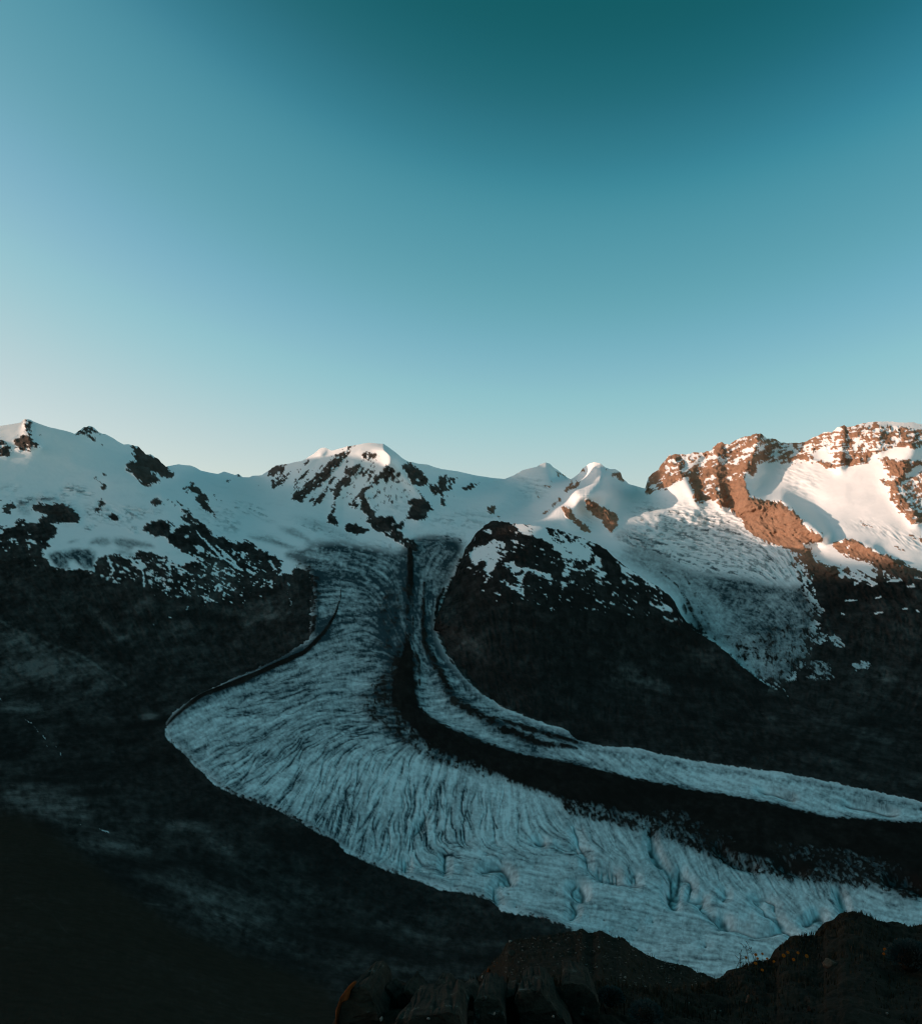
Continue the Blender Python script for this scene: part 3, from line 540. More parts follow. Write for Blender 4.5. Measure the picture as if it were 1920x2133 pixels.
turf_f = blank(0.0)
paint(turf_f, 'P', [(-140, 1690), (0, 1692), (60, 1702), (150, 1765), (250, 1850), (400, 1950), (560, 2010), (690, 2060), (720, 2210), (-140, 2210)], 1.0, 8)
dirt_s = box_blur(box_blur(dirt, 5), 5)
_gm = blank(0.0); paint(_gm, 'P', GL, 1.0, 1)
_gm[:, :4] = _gm[:, 4:5]
edge_d = (1 - sstep(.45, 1.0, box_blur(box_blur(_gm, 7), 7))) * _gm
stroke(edge_d, 'P', [(960, 1165), (936, 1212), (915, 1270), (910, 1310), (930, 1364), (996, 1440), (1111, 1499), (1259, 1555), (1516, 1594), (1754, 1634), (1920, 1670), (2060, 1690)], [10, 12, 12, 10, 12, 14, 12, 10, 12, 14, 16, 16], 1.0, 'max', 1.0)
trough = box_blur(box_blur(chan, 4), 4) * 3
trough = np.minimum(trough, 1)
cline = blank(.25)
paint(cline, 'P', [(400, 1600), (440, 1560), (560, 1530), (700, 1500), (830, 1520), (960, 1640), (1080, 1690), (1150, 1760), (980, 1800), (850, 1830), (700, 1750), (520, 1680)], 1.0, 18)
paint(cline, 'P', [(420, 1500), (560, 1420), (700, 1430), (640, 1500), (480, 1560)], .6, 12)
paint(cline, 'P', [(1040, 1690), (1200, 1700), (1330, 1760), (1250, 1790), (1120, 1770)], .6, 10)
paint(cline, 'P', [(1450, 1780), (1700, 1830), (1760, 1880), (1600, 1860), (1460, 1820)], .6, 10)

# --- lighter scree, streams and tracks on the dark slopes
tn = lambda z, pts, v, f=8: paint(tone, z, pts, v, f)
tn('H', [(0, 250), (200, 350), (330, 400), (500, 480), (640, 570), (720, 620), (500, 600), (250, 600), (0, 570)], .50, 10)
tn('H', [(460, 140), (560, 230), (640, 310), (740, 350), (740, 370), (620, 330), (530, 240)], .55, 3)
tn('H', [(880, 320), (1000, 240), (1060, 280), (960, 340)], .45, 6)
tn('H', [(770, 710), (850, 770), (800, 820), (780, 780)], .62, 4)
tn('H', [(0, 560), (100, 580), (200, 680), (260, 800), (100, 800), (0, 700)], .5, 8)
tn('H', [(600, 830), (760, 850), (700, 870), (620, 870)], .5, 5)
tn('M', [(0, 60), (100, 70), (250, 100), (450, 150), (490, 230), (470, 290), (600, 350), (700, 370), (850, 450), (760, 540), (560, 480), (400, 400), (330, 330), (200, 260), (0, 210)], .55, 5)
tn('M', [(560, 480), (760, 520), (900, 480), (1050, 540), (1220, 650), (1400, 740), (1550, 840), (1820, 930), (1820, 1070), (1600, 990), (1400, 960), (1100, 860), (900, 660)], .46, 6)
tn('M', [(830, 270), (980, 250), (1120, 310), (1220, 400), (1280, 470), (1150, 440), (1080, 350), (900, 330)], .5, 4)
tn('M', [(950, 510), (1020, 510), (1100, 590), (1170, 620), (1100, 620), (970, 560)], .7, 2)
tn('P', [(600, 1930), (700, 1950), (830, 1990), (1000, 2005), (1000, 2040), (860, 2030), (700, 2010), (600, 1990)], .5, 6)
tn('P', [(840, 1935), (940, 1955), (940, 1962), (850, 1950)], .62, 2)
tn('P', [(770, 1920), (830, 1925), (820, 1935), (775, 1930)], .55, 2)
tn('P', [(620, 2060), (700, 2075), (690, 2100), (630, 2100)], .5, 4)
tn('M', [(0, 230), (200, 280), (420, 430), (800, 700), (1300, 950), (1820, 1080), (1820, 1400), (0, 1400)], .17, 5)
tn('P', [(385, 1575), (577, 1690), (720, 1780), (1040, 1905), (1200, 1948), (1000, 1935), (760, 1880), (500, 1740), (380, 1680), (310, 1560)], .18, 8)
tn('J', [(1470, 1130), (1500, 1060), (1545, 1000), (1490, 1120), (1480, 1180), (1450, 1170)], .6, 3)
tn('J', [(1390, 800), (1600, 760), (1700, 770), (1640, 860), (1430, 860)], .5, 8)
tn('J', [(700, 640), (900, 760), (1060, 850), (1000, 880), (820, 760)], .42, 6)
tn('G', [(760, 560), (1000, 680), (1050, 800), (1000, 950), (800, 1000), (620, 950), (640, 860), (760, 720)], .48, 10)
tn('G', [(1150, 1050), (1500, 1050), (1600, 1250), (1300, 1365), (1100, 1300)], .42, 10)
tn('G', [(0, 900), (150, 1000), (200, 1200), (0, 1250)], .42, 10)
for z, pts, w, v in [('H', [(0, 665), (40, 700), (90, 740), (170, 800), (210, 850), (240, 875), (255, 920), (270, 960), (300, 975)], .9, .55), ('H', [(240, 875), (290, 905), (325, 945), (330, 978)], .8, .52), ('H', [(30, 720), (80, 745), (150, 820)], .8, .5),
                     ('G', [(1610, 860), (1635, 940), (1605, 1000), (1640, 1050), (1660, 1090), (1640, 1110)], 1.0, .55), ('M', [(380, 300), (440, 308), (520, 314)], .7, .5), ('M', [(540, 330), (600, 350)], 1.6, .55),
                     ('J', [(1060, 800), (1080, 840), (1115, 880), (1105, 910)], 1.0, .55), ('J', [(760, 650), (810, 690), (860, 720)], 1.0, .45), ('M', [(710, 305), (735, 300), (725, 260)], 1.2, .4), ('H', [(1000, 590), (930, 530), (860, 480)], .8, .35), ('H', [(835, 200), (840, 290)], .8, .3)]:
    stroke(rock, z, pts, w, 1 - v); stroke(ice, z, pts, w * 3, .8, 'max')
for z, pts, w, v in [('M', [(70, 705), (150, 715), (215, 765), (280, 790), (350, 880), (400, 920), (430, 960), (450, 1005)], 1.0, .62), ('M', [(1180, 1270), (1300, 1310), (1430, 1335), (1530, 1325), (1600, 1350), (1720, 1345), (1800, 1330)], 1.0, .6), ('M', [(750, 1140), (815, 1170)], 1.0, .5), ('M', [(415, 400), (500, 470)], 2, .55),
                     ('M', [(1170, 795), (1240, 825), (1320, 870)], 1.6, .75), ('H', [(0, 240), (80, 290), (300, 380), (420, 420), (560, 510), (680, 590)], 2.5, .55), ('M', [(780, 735), (900, 745)], 1.5, .5)]:
    stroke(tone, z, pts, w, v)

# --- relief, metres towards the viewer
b = lambda z, pts, w, v: bump(relief, z, pts, w, v)
b('D', [(800, 200), (720, 400), (690, 470), (730, 590), (830, 625), (925, 625), (1040, 720), (1190, 840)], [16, 26, 26, 26, 26, 28, 28, 14], 240)
b('D', [(720, 640), (820, 740), (960, 800), (1080, 880)], [24, 30, 30, 20], 110)
b('D', [(860, 480), (960, 560), (1100, 640)], [40, 40, 30], -60)
b('D', [(1310, 865), (1450, 895), (1640, 1000)], [8, 10, 8], 45)
b('D', [(550, 245), (520, 400), (530, 560), (560, 650)], [10, 18, 18, 12], 80)
b('D', [(240, 320), (300, 450), (400, 620)], [10, 14, 10], 70)
b('D', [(460, 330), (400, 470), (420, 600)], [10, 16, 10], -60)
b('D', [(1320, 140), (1300, 280), (1300, 400)], [9, 14, 12], 70)
b('D', [(1760, 280), (1640, 480), (1700, 600), (1780, 740)], [20, 22, 22, 16], 70)
b('D', [(1130, 220), (1120, 350)], [10, 12], 40); b('D', [(1560, 140), (1540, 290)], [12, 14], 35)
b('D', [(940, 650), (1100, 740), (1300, 800), (1500, 900)], [20, 22, 26, 20], 45)
b('D', [(1060, 940), (1140, 1000), (1280, 1060)], [12, 14, 10], 60)
b('C', [(1225, 240), (1240, 330)], [16, 18], 120); b('C', [(870, 250), (860, 330), (840, 420)], [16, 18, 20], 60)
b('C', [(1095, 440), (1100, 520), (1080, 620), (1060, 690)], [10, 15, 18, 18], 90)
b('C', [(1200, 540), (1330, 620), (1390, 690)], [14, 16, 12], 60)
b('C', [(1600, 560), (1640, 640)], [18, 20], 55)
b('B', [(1000, 180), (900, 280), (700, 460), (600, 580)], [8, 11, 12, 10], 70); b('B', [(1300, 330), (1150, 500), (1060, 620)], [9, 11, 10], 70)
b('B', [(1310, 240), (1400, 370), (1500, 480), (1570, 580), (1540, 720)], [12, 14, 12, 14, 14], 90); b('B', [(1060, 320), (930, 520), (880, 730)], [9, 10, 10], 60)
b('B', [(1120, 560), (1200, 700), (1350, 800), (1500, 930)], [10, 12, 14, 12], 70); b('B', [(830, 190), (720, 290), (600, 440)], [8, 9, 9], 60)
b('B7', [(340, 215), (560, 350), (860, 620)], [10, 16, 8], 90); b('B7', [(200, 440), (400, 640), (600, 720)], [10, 12, 8], 60); b('B7', [(1110, 740), (1290, 950), (1400, 1150)], [8, 10, 8], 60)
b('B7', [(680, 950), (950, 1050), (1110, 1200), (1340, 1390)], [8, 8, 9, 10], 60); b('A7', [(400, 95), (390, 280), (480, 480)], [8, 10, 14], 70); b('A7', [(1290, 190), (1290, 300)], [10, 14], 60)
b('B', [(1300, 185), (1325, 240), (1320, 290)], [22, 24, 18], 230); b('C', [(900, 245), (895, 330)], [9, 10], 40); b('C', [(1300, 275), (1290, 340)], [12, 12], 70); b('C', [(1330, 640), (1360, 560)], [14, 12], 50); b('C', [(1720, 600), (1740, 680)], [16, 16], 60); b('B', [(830, 195), (800, 240)], [9, 9], 60)
b('E', [(560, 200), (860, 260), (960, 380)], [14, 18, 12], 60)

def lic(theta_x, theta_y, steps=14, h=2.2, blur=1, seed=3):
    n = np.random.default_rng(seed).random((NY, NX)).astype(np.float32)
    n = box_blur(n, blur) if blur else n
    acc = n.copy(); wsum = 1.0
    tx_, ty_ = theta_x.ravel(), theta_y.ravel()
    for s in (1, -1):
        x, y = RX.copy(), RY.copy()
        for k in range(steps):
            ix = np.clip(((x - U0) / ST + .5).astype(np.int32), 0, NX - 1); iy = np.clip(((y - V0) / ST + .5).astype(np.int32), 0, NY - 1)
            j = iy * NX + ix
            x += s * h * tx_.take(j); y += s * h * ty_.take(j)
            w = 1 - (k + 1) / (steps + 1)
            acc += w * sample(n, x, y); wsum += w
    acc /= wsum
    acc -= acc.mean(); acc /= acc.std()
    return acc
def direction_field(ctrl):
    rows = []
    for u, y, dx, dy in ctrl:
        a = 2 * math.atan2(dy, dx); rows.append((u, y, math.cos(a), math.sin(a)))
    f = RBF(rows, c=.25, ys=1.2)
    gx, gy = RX[::6, ::6], RY[::6, ::6]
    o = f.exact(gx, gy)
    a = np.arctan2(o[..., 1], o[..., 0]) / 2
    iy = np.clip((np.arange(NY) / 6).astype(int), 0, gx.shape[0] - 1); ix = np.clip((np.arange(NX) / 6).astype(int), 0, gx.shape[1] - 1)
    c2 = box_blur(np.cos(2 * a)[np.ix_(iy, ix)].astype(np.float32), 4); s2 = box_blur(np.sin(2 * a)[np.ix_(iy, ix)].astype(np.float32), 4)
    a = np.arctan2(s2, c2) / 2
    return np.cos(a).astype(np.float32), np.sin(a).astype(np.float32)
CREV = [(400, 1480, 1, -.45), (500, 1420, 1, -.3), (560, 1450, 1, -.33), (480, 1560, 1, -.55), (560, 1620, 1, -.9), (650, 1640, .5, -1), (700, 1600, .6, -1), (700, 1500, 1, -.1), (620, 1480, 1, -.4), (640, 1560, .75, -1), (760, 1440, 1, .1), (720, 1350, 1, -.2), (660, 1360, 1, -.4),
        (700, 1250, 1, -.1), (760, 1180, 1, .45), (800, 1250, .6, 1), (850, 1650, .15, -1), (760, 1650, .3, -1), (1000, 1690, .1, -1), (780, 1760, .2, -1), (950, 1790, 1, .25), (1200, 1820, 1, .1), (1500, 1900, 1, .2), (1300, 1720, .4, 1), (1500, 1790, .5, 1), (1700, 1830, .6, 1), (1850, 1870, 1, .25), (1400, 1960, 1, .15), (1150, 1890, 1, .2),
        (940, 1420, 1, -.12), (880, 1330, .2, 1), (1100, 1545, 1, .25), (1500, 1620, 1, .2), (1800, 1680, 1, .22), (880, 1200, .3, -1), (1500, 1200, 1, .3), (1550, 1280, 1, .45), (1480, 1330, .6, 1), (1620, 1350, .2, 1), (1560, 1370, .4, 1), (1400, 1150, 1, .2), (1350, 1080, 1, .2), (1650, 1180, .6, 1), (1420, 1230, .6, 1),
        (100, 1060, 1, -.1), (250, 1060, 1, .2), (180, 1190, .6, 1), (300, 1130, 1, .3), (500, 1080, 1, .3), (650, 1110, 1, .3), (950, 1080, 1, .15), (1800, 1000, 1, .3), (1000, 1000, 1, .2)]
ctx_, cty_ = direction_field(CREV)
L1 = lic(ctx_, cty_, 5, 1.8, 0, 3)
L2 = lic(ctx_, cty_, 14, 3.0, 1, 5)
LX = lic(-cty_, ctx_, 6, 2.0, 0, 9)
def unit(a): return ((a - a.mean()) / a.std()).astype(np.float32)
W0 = unit(rng.random((NY, NX)).astype(np.float32)); W1 = unit(box_blur(rng.random((NY, NX)).astype(np.float32), 1))
W2 = unit(box_blur(box_blur(rng.random((NY, NX)).astype(np.float32), 2), 2))
def sparse_lines(density, steps, seed):
    n = (np.random.default_rng(seed).random((NY, NX)) < density).astype(np.float32)
    acc = n.copy(); tx_, ty_ = ctx_.ravel(), cty_.ravel()
    wob = box_blur(unit(box_blur(np.random.default_rng(seed + 1).random((NY, NX)).astype(np.float32), 5)), 2) * .28
    for s in (1, -1):
        x, y = RX.copy(), RY.copy()
        for k in range(steps):
            ix = np.clip(((x - U0) / ST + .5).astype(np.int32), 0, NX - 1); iy = np.clip(((y - V0) / ST + .5).astype(np.int32), 0, NY - 1)
            j = iy * NX + ix
            a, b2, w_ = tx_.take(j), ty_.take(j), wob.ravel().take(j)
            x += s * 2.0 * (a - w_ * b2); y += s * 2.0 * (b2 + w_ * a)
            acc = np.maximum(acc, sample(n, x, y) * (1 - (k / steps) ** 2))
    return acc
C1 = sparse_lines(.008, 12, 31)
C2 = sparse_lines(.003, 26, 41)
FALL = [(0, 900, .2, 1), (300, 950, .6, 1), (650, 980, -.75, 1), (780, 980, -.3, 1), (900, 1030, .5, 1), (1150, 1000, .2, 1), (1240, 1000, .1, 1), (1450, 980, .25, 1), (1600, 1050, .4, 1), (1800, 950, .1, 1), (1880, 1050, .7, 1), (1700, 1120, 1, .6),
        (100, 1250, .8, 1), (250, 1300, .5, 1), (450, 1250, .3, 1), (550, 1280, .3, 1), (100, 1450, 1, .5), (300, 1480, 1, .6), (100, 1700, 1, .45), (400, 1800, 1, .5), (700, 1950, 1, .4), (200, 2000, 1, .3), (700, 1850, 1, .5), (1100, 1300, .1, 1), (1300, 1400, -.1, 1), (1500, 1500, .5, 1), (1800, 1400, -.4, 1), (1800, 1250, .5, 1), (1700, 1560, 1, .3), (1000, 1650, 1, .3), (1500, 1720, 1, .22), (850, 1400, .1, 1)]
ftx_, fty_ = direction_field(FALL)
L3 = lic(ftx_, fty_, 3, 1.8, 0, 13)
L4 = lic(ftx_, fty_, 7, 3.0, 1, 15)
STRATA = [(100, 920, 1, .2), (330, 960, .6, 1), (650, 980, -.75, 1), (800, 1000, -.6, 1), (870, 1020, .7, 1), (1150, 1080, .7, 1), (1400, 980, 1, -.35), (1550, 930, 1, -.4), (1650, 950, 1, -.25), (1800, 920, 1, -.1), (1880, 1000, 1, -.4), (1600, 1080, .3, 1), (1800, 1150, 1, .5), (300, 1150, 1, .4), (480, 1180, 1, .6), (50, 1150, 1, .1), (1100, 1130, 1, .25), (1250, 1200, 1, .5)]
stx_, sty_ = direction_field(STRATA)
L5 = lic(stx_, sty_, 7, 2.0, 0, 21)

# ------------------------------------------------------------------ materials
def ramp_mix(nt, a, b_, f):
    m = nt.nodes.new('ShaderNodeMix'); m.data_type = 'RGBA'
    for s, v in ((6, a), (7, b_)):
        if isinstance(v, tuple): m.inputs[s].default_value = v + (1,)
        else: nt.links.new(v, m.inputs[s])
    if isinstance(f, float): m.inputs[0].default_value = f
    else: nt.links.new(f, m.inputs[0])
    return m.outputs[2]
def math_node(nt, op, a, b_=None, c=None, clamp=False):
    m = nt.nodes.new('ShaderNodeMath'); m.operation = op; m.use_clamp = clamp
    for i, v in enumerate((a, b_, c)):
        if v is None: continue
        if isinstance(v, (int, float)): m.inputs[i].default_value = v
        else: nt.links.new(v, m.inputs[i])
    return m.outputs[0]
def noise_node(nt, coord, scale, detail=4, rough=.6):
    n = nt.nodes.new('ShaderNodeTexNoise'); n.inputs['Scale'].default_value = scale
    n.inputs['Detail'].default_value = detail; n.inputs['Roughness'].default_value = rough
    nt.links.new(coord, n.inputs['Vector'])
    return n.outputs[0]

def terrain_material(name):
    m = bpy.data.materials.new(name); m.use_nodes = True
    nt = m.node_tree; nt.nodes.clear()
    out = nt.nodes.new('ShaderNodeOutputMaterial'); bs = nt.nodes.new('ShaderNodeBsdfPrincipled')
    nt.links.new(bs.outputs[0], out.inputs[0])
    at = nt.nodes.new('ShaderNodeAttribute'); at.attribute_name = 'cover'
    sp = nt.nodes.new('ShaderNodeSeparateColor'); nt.links.new(at.outputs['Color'], sp.inputs[0])
    at2 = nt.nodes.new('ShaderNodeAttribute'); at2.attribute_name = 'grain'
    sp2 = nt.nodes.new('ShaderNodeSeparateColor'); nt.links.new(at2.outputs['Color'], sp2.inputs[0])
    geo = nt.nodes.new('ShaderNodeNewGeometry')
    pos = geo.outputs['Position']
    rk, ic, dr = sp.outputs[0], sp.outputs[1], sp.outputs[2]
    tn_, warm, streak = sp2.outputs[0], sp2.outputs[1], sp2.outputs[2]
    nz = noise_node(nt, pos, .012, 5); nf = noise_node(nt, pos, .08, 4)
    snow = ramp_mix(nt, (.93, .945, .95), (.975, .978, .98), nz)
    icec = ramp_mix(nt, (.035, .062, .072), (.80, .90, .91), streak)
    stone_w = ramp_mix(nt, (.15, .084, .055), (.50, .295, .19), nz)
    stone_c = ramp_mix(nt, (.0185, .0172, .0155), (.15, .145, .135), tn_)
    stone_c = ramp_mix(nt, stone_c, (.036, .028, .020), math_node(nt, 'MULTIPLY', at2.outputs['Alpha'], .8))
    v = math_node(nt, 'MULTIPLY_ADD', nf, .7, .65)
    vm = nt.nodes.new('ShaderNodeMix'); vm.data_type = 'RGBA'; vm.blend_type = 'MULTIPLY'; vm.inputs[0].default_value = 1
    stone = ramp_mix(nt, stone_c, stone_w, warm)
    nt.links.new(stone, vm.inputs[6])
    cc = nt.nodes.new('ShaderNodeCombineColor')
    for i in range(3): nt.links.new(v, cc.inputs[i])
    nt.links.new(cc.outputs[0], vm.inputs[7])
    stone = vm.outputs[2]
    rub = ramp_mix(nt, (.015, .0128, .011), (.075, .066, .058), tn_)
    c = ramp_mix(nt, snow, icec, ic)
    c = ramp_mix(nt, c, rub, dr)
    c = ramp_mix(nt, c, stone, rk)
    nt.links.new(c, bs.inputs['Base Color'])
    bs.inputs['Roughness'].default_value = .85
    bs.inputs['Specular IOR Level'].default_value = 0.0
    bp = nt.nodes.new('ShaderNodeBump'); bp.inputs['Strength'].default_value = .55; bp.inputs['Distance'].default_value = 6.0
    hh = noise_node(nt, pos, .05, 6, .65)
    amt = math_node(nt, 'MAXIMUM', rk, math_node(nt, 'MULTIPLY', ic, .35))
    hh = math_node(nt, 'MULTIPLY', hh, math_node(nt, 'MULTIPLY_ADD', amt, .92, .08))
    nt.links.new(hh, bp.inputs['Height']); nt.links.new(bp.outputs[0], bs.inputs['Normal'])
    return m
MAT_T = terrain_material('snow_ice_and_stone')

def simple_material(name, c1, c2, scale, rough=.9, bump_=.4, dist=.05, c3=None, s3=3.0):
    m = bpy.data.materials.new(name); m.use_nodes = True
    nt = m.node_tree; bs = nt.nodes['Principled BSDF']
    geo = nt.nodes.new('ShaderNodeNewGeometry')
    n = noise_node(nt, geo.outputs['Position'], scale, 6, .65)
    f = math_node(nt, 'MULTIPLY_ADD', n, 2.4, -.7, True)
    c = ramp_mix(nt, c1, c2, f)
    if c3:
        n3 = noise_node(nt, geo.outputs['Position'], s3, 5, .7)
        c = ramp_mix(nt, c, c3, math_node(nt, 'MULTIPLY_ADD', n3, 14.0, -8.6, True))
    nt.links.new(c, bs.inputs['Base Color'])
    bs.inputs['Roughness'].default_value = rough; bs.inputs['Specular IOR Level'].default_value = .05
    bp = nt.nodes.new('ShaderNodeBump'); bp.inputs['Strength'].default_value = bump_; bp.inputs['Distance'].default_value = dist
    nt.links.new(n, bp.inputs['Height']); nt.links.new(bp.outputs[0], bs.inputs['Normal'])
    return m
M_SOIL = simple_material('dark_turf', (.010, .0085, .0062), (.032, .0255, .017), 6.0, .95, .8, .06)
M_SLAB = simple_material('grey_schist', (.018, .0145, .011), (.062, .049, .036), 9.0, .9, .9, .05, (.13, .125, .11), 9.0)
M_PALE = simple_material('pale_stone', (.11, .10, .088), (.27, .25, .22), 20.0, .85, .5, .01)
M_LICH = simple_material('orange_lichen_stone', (.03, .012, .006), (.20, .055, .014), 14.0, .9, .5, .02)
M_GRASS = simple_material('dry_alpine_grass', (.022, .019, .012), (.075, .058, .034), 12.0, .9, .1, .01)
M_BLUE = simple_material('grey_green_cushion_leaf', (.02, .035, .034), (.06, .085, .08), 30.0, .9, .1, .01)
M_STEM = simple_material('flower_stem', (.03, .04, .02), (.07, .08, .04), 30.0, .9, .1, .01)
M_PETAL = simple_material('orange_petal', (.55, .09, .003), (.68, .14, .006), 60.0, .8, .1, .005)
M_CORE = simple_material('flower_disc', (.18, .07, .02), (.30, .12, .03), 80.0, .9, .1, .005)

# ------------------------------------------------------------------ mesh helpers
coll = scene.collection
def mesh_obj(name, verts, faces, mat, smooth=True, attrs=None, normals=None):
    me = bpy.data.meshes.new(name)
    verts = np.ascontiguousarray(verts, np.float32)
    faces = np.ascontiguousarray(faces, np.int32)
    n, k = faces.shape
    me.vertices.add(len(verts)); me.vertices.foreach_set('co', verts.ravel())
    me.loops.add(n * k); me.loops.foreach_set('vertex_index', faces.ravel())
    me.polygons.add(n); me.polygons.foreach_set('loop_start', np.arange(0, n * k, k, dtype=np.int32))
    if smooth: me.polygons.foreach_set('use_smooth', np.ones(n, bool))
    me.update(calc_edges=True)
    for an, data in (attrs or {}).items():
        a = me.attributes.new(an, 'FLOAT_COLOR', 'POINT'); a.data.foreach_set('color', np.ascontiguousarray(data, np.float32).ravel())
    if normals is not None: me.normals_split_custom_set_from_vertices(normals.astype(np.float32))
    me.materials.append(mat)
    o = bpy.data.objects.new(name, me); coll.objects.link(o)
    return o
def tag(o, label=None, cat=None, group=None, kind=None):
    if label: o['label'] = label
    if cat: o['category'] = cat
    if group: o['group'] = group
    if kind: o['kind'] = kind
    return o
def ray(u, y, D):
    return np.stack([(u - CX) / F * D, D, (YH - y) / F * D], -1)
def grid_normals(p):
    du = np.gradient(p, axis=1); dv = np.gradient(p, axis=0)
    n = np.cross(dv, du); n /= np.linalg.norm(n, axis=-1, keepdims=True) + 1e-9
    return n
def quads(nr, nc):
    i = (np.arange(nr - 1)[:, None] * nc + np.arange(nc - 1)[None]).ravel()
    return np.stack([i, i + nc, i + nc + 1, i + 1], 1)

# ------------------------------------------------------------------ terrain surface
def surface_cover(u, y, p, dome=False, extra=None):
    """class fields at the vertices: (cover RGBA, grain RGBA, rockiness)"""
    X, Y, Z = (p[..., i].astype(np.float32) for i in range(3))
    wu = 3.0 * fbm(X / 160, Y / 160, Z / 160, 3); wy = 3.0 * fbm(X / 160 + 40, Y / 160, Z / 160, 3)
    fine = fbm(X / 55 + 3, Y / 140, Z / 45, 4, .6)
    fa = fbm(X / 38 + 7, Y / 38, Z / 30, 3, .6); fb = fbm(X / 38, Y / 38 + 9, Z / 30, 3, .6)
    ds = np.clip(Y / 5000, .4, 1)
    uu, yy = u + (wu + 3.5 * fa) * ds, y + (wy + 3.0 * fb) * ds
    rf = sample(rock if extra is None else extra, uu, yy)
    l5, l3, l4, l1, l2, lx = (sample(a, u, y) for a in (L5, L3, L4, L1, L2, LX))
    w0, w1, w2 = (sample(a, u, y) for a in (W0, W1, W2))
    c1, c2, cz_ = (sample(a, u, y) for a in (C1, C2, cline))
    mix = np.clip(1 - np.abs(rf - .5) * 2, 0, 1) ** .5        # only mixed ground is broken up
    f = rf + mix * (.28 * l5 + .50 * fine + .25 * w1 + .18 * w0 + .12 * w2) * np.clip((1420 - y) / 150, .3, 1) + .06 * fine
    rk = sstep(.42, .54, f)
    ic = sample(ice, u + wu * .6, y + wy * .6)
    cr = sample(crev, uu, yy)
    # broken snow: shade inside the cracks painted as thin blue-grey lines
    crack = np.clip(sstep(-.1, 1.2, .9 * l1 + .6 * w1 + 1.2 * fine) * .9 + .8 * c1, 0, 1)
    ic2 = np.clip(np.maximum(ic, np.clip(cr * 1.25, 0, 1) * crack), 0, 1)
    slope_shade = sstep(.05, .75, fbm(X / 240 + 31, Y / 500, Z / 120, 4, .6) + .12 * l2) * np.clip((y - 960) / 90, 0, 1)  # slope shading of the snow, painted as broad greyer patches
    ic2 = np.maximum(ic2, .30 * slope_shade + .12 * np.clip(w1, 0, 2) * slope_shade)
    ch = sample(chan, u + .5 * wu + 1.2 * w2, y + .5 * wy) * np.clip(.8 + .25 * w2 + .1 * w1, 0, 1)
    patch0 = fbm(X / 90 + 15, Y / 90, Z / 70, 4, .65)
    dz = sample(dirt, u + wu * .7, y + wy * .7)
    dmix = np.clip(1 - np.abs(dz - .5) * 2, 0, 1) ** .6
    dr = sstep(.28, .70, dz + dmix * (.14 * w1 + .12 * w0 + .22 * fine + .08 * w2 + .10 * l1 + .2 * patch0)) * np.clip(ic * 1.6, 0, 1)
    big = fbm(X / 500, Y / 500, Z / 500, 3)
    med = fbm(X / 130, Y / 130, Z / 130, 3)
    patch = fbm(X / 70 + 5, Y / 110, Z / 70, 4, .65)
    nearf = np.clip((1820 - y) / 180, .3, 1)
    streak = .73 + .075 * l1 + .10 * l2 + .03 * lx + .09 * w0 + .07 * w1 + .05 * w2 + .26 * big * nearf + .24 * med * nearf + .42 * patch * nearf
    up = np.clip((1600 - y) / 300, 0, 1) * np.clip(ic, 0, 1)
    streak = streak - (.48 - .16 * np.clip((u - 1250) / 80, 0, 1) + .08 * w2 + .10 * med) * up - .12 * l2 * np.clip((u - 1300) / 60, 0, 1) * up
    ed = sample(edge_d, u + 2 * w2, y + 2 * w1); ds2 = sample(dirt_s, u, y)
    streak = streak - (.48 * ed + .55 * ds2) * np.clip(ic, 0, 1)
    lines = np.clip(1.7 * np.maximum(c1 * .8, c2) * cz_ + .35 * sstep(1.1, 2.2, l1) * (.4 + cz_), 0, 1) * np.clip(ic, 0, 1)  # crevasse shading painted as dark lines in the ice colour
    streak = np.clip(streak - .68 * lines - .75 * cr * crack * (1 - .5 * np.clip(ic, 0, 1)), 0, 1)
    dr = np.maximum(dr, ch * .85)  # shading of melt channels, plus stones and holes, painted in the rubble colour
    tnv = sample(tone, uu, yy)
    tnv = np.where(y > 1500, .19 + (tnv - .21) * .62, tnv)
    tnv = np.clip(tnv * (1 + .5 * med + .35 * big) + (.06 * l3 + .06 * l4 + .07 * w0 + .08 * w1 + .13 * w2 + .6 * fine + .3 * fa) * (.12 + tnv), 0, 1)
    gully_shade = ridged(X / 330 + 2, Y / 330, Z / 240, 4) - .5  # relief shading painted into the stone tone: ridges lighter, hollows darker
    tnv = tnv * (1 + 1.6 * gully_shade)
    tnv = np.clip(tnv, 0, 1) ** 1.6 * 1.1
    tnv = tnv + .16 * np.clip((1110 - y) / 80, 0, 1)
    turf = sample(turf_f, uu, yy)
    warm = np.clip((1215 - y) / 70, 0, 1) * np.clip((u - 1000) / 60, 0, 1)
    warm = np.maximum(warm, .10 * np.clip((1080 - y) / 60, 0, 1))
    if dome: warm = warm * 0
    one = np.ones_like(rk)
    return (np.stack([rk, ic2, dr, one], -1), np.stack([tnv, warm, streak, turf], -1), rf, rk, ic, cr, ch, l1, l3, l4, dr, lines)

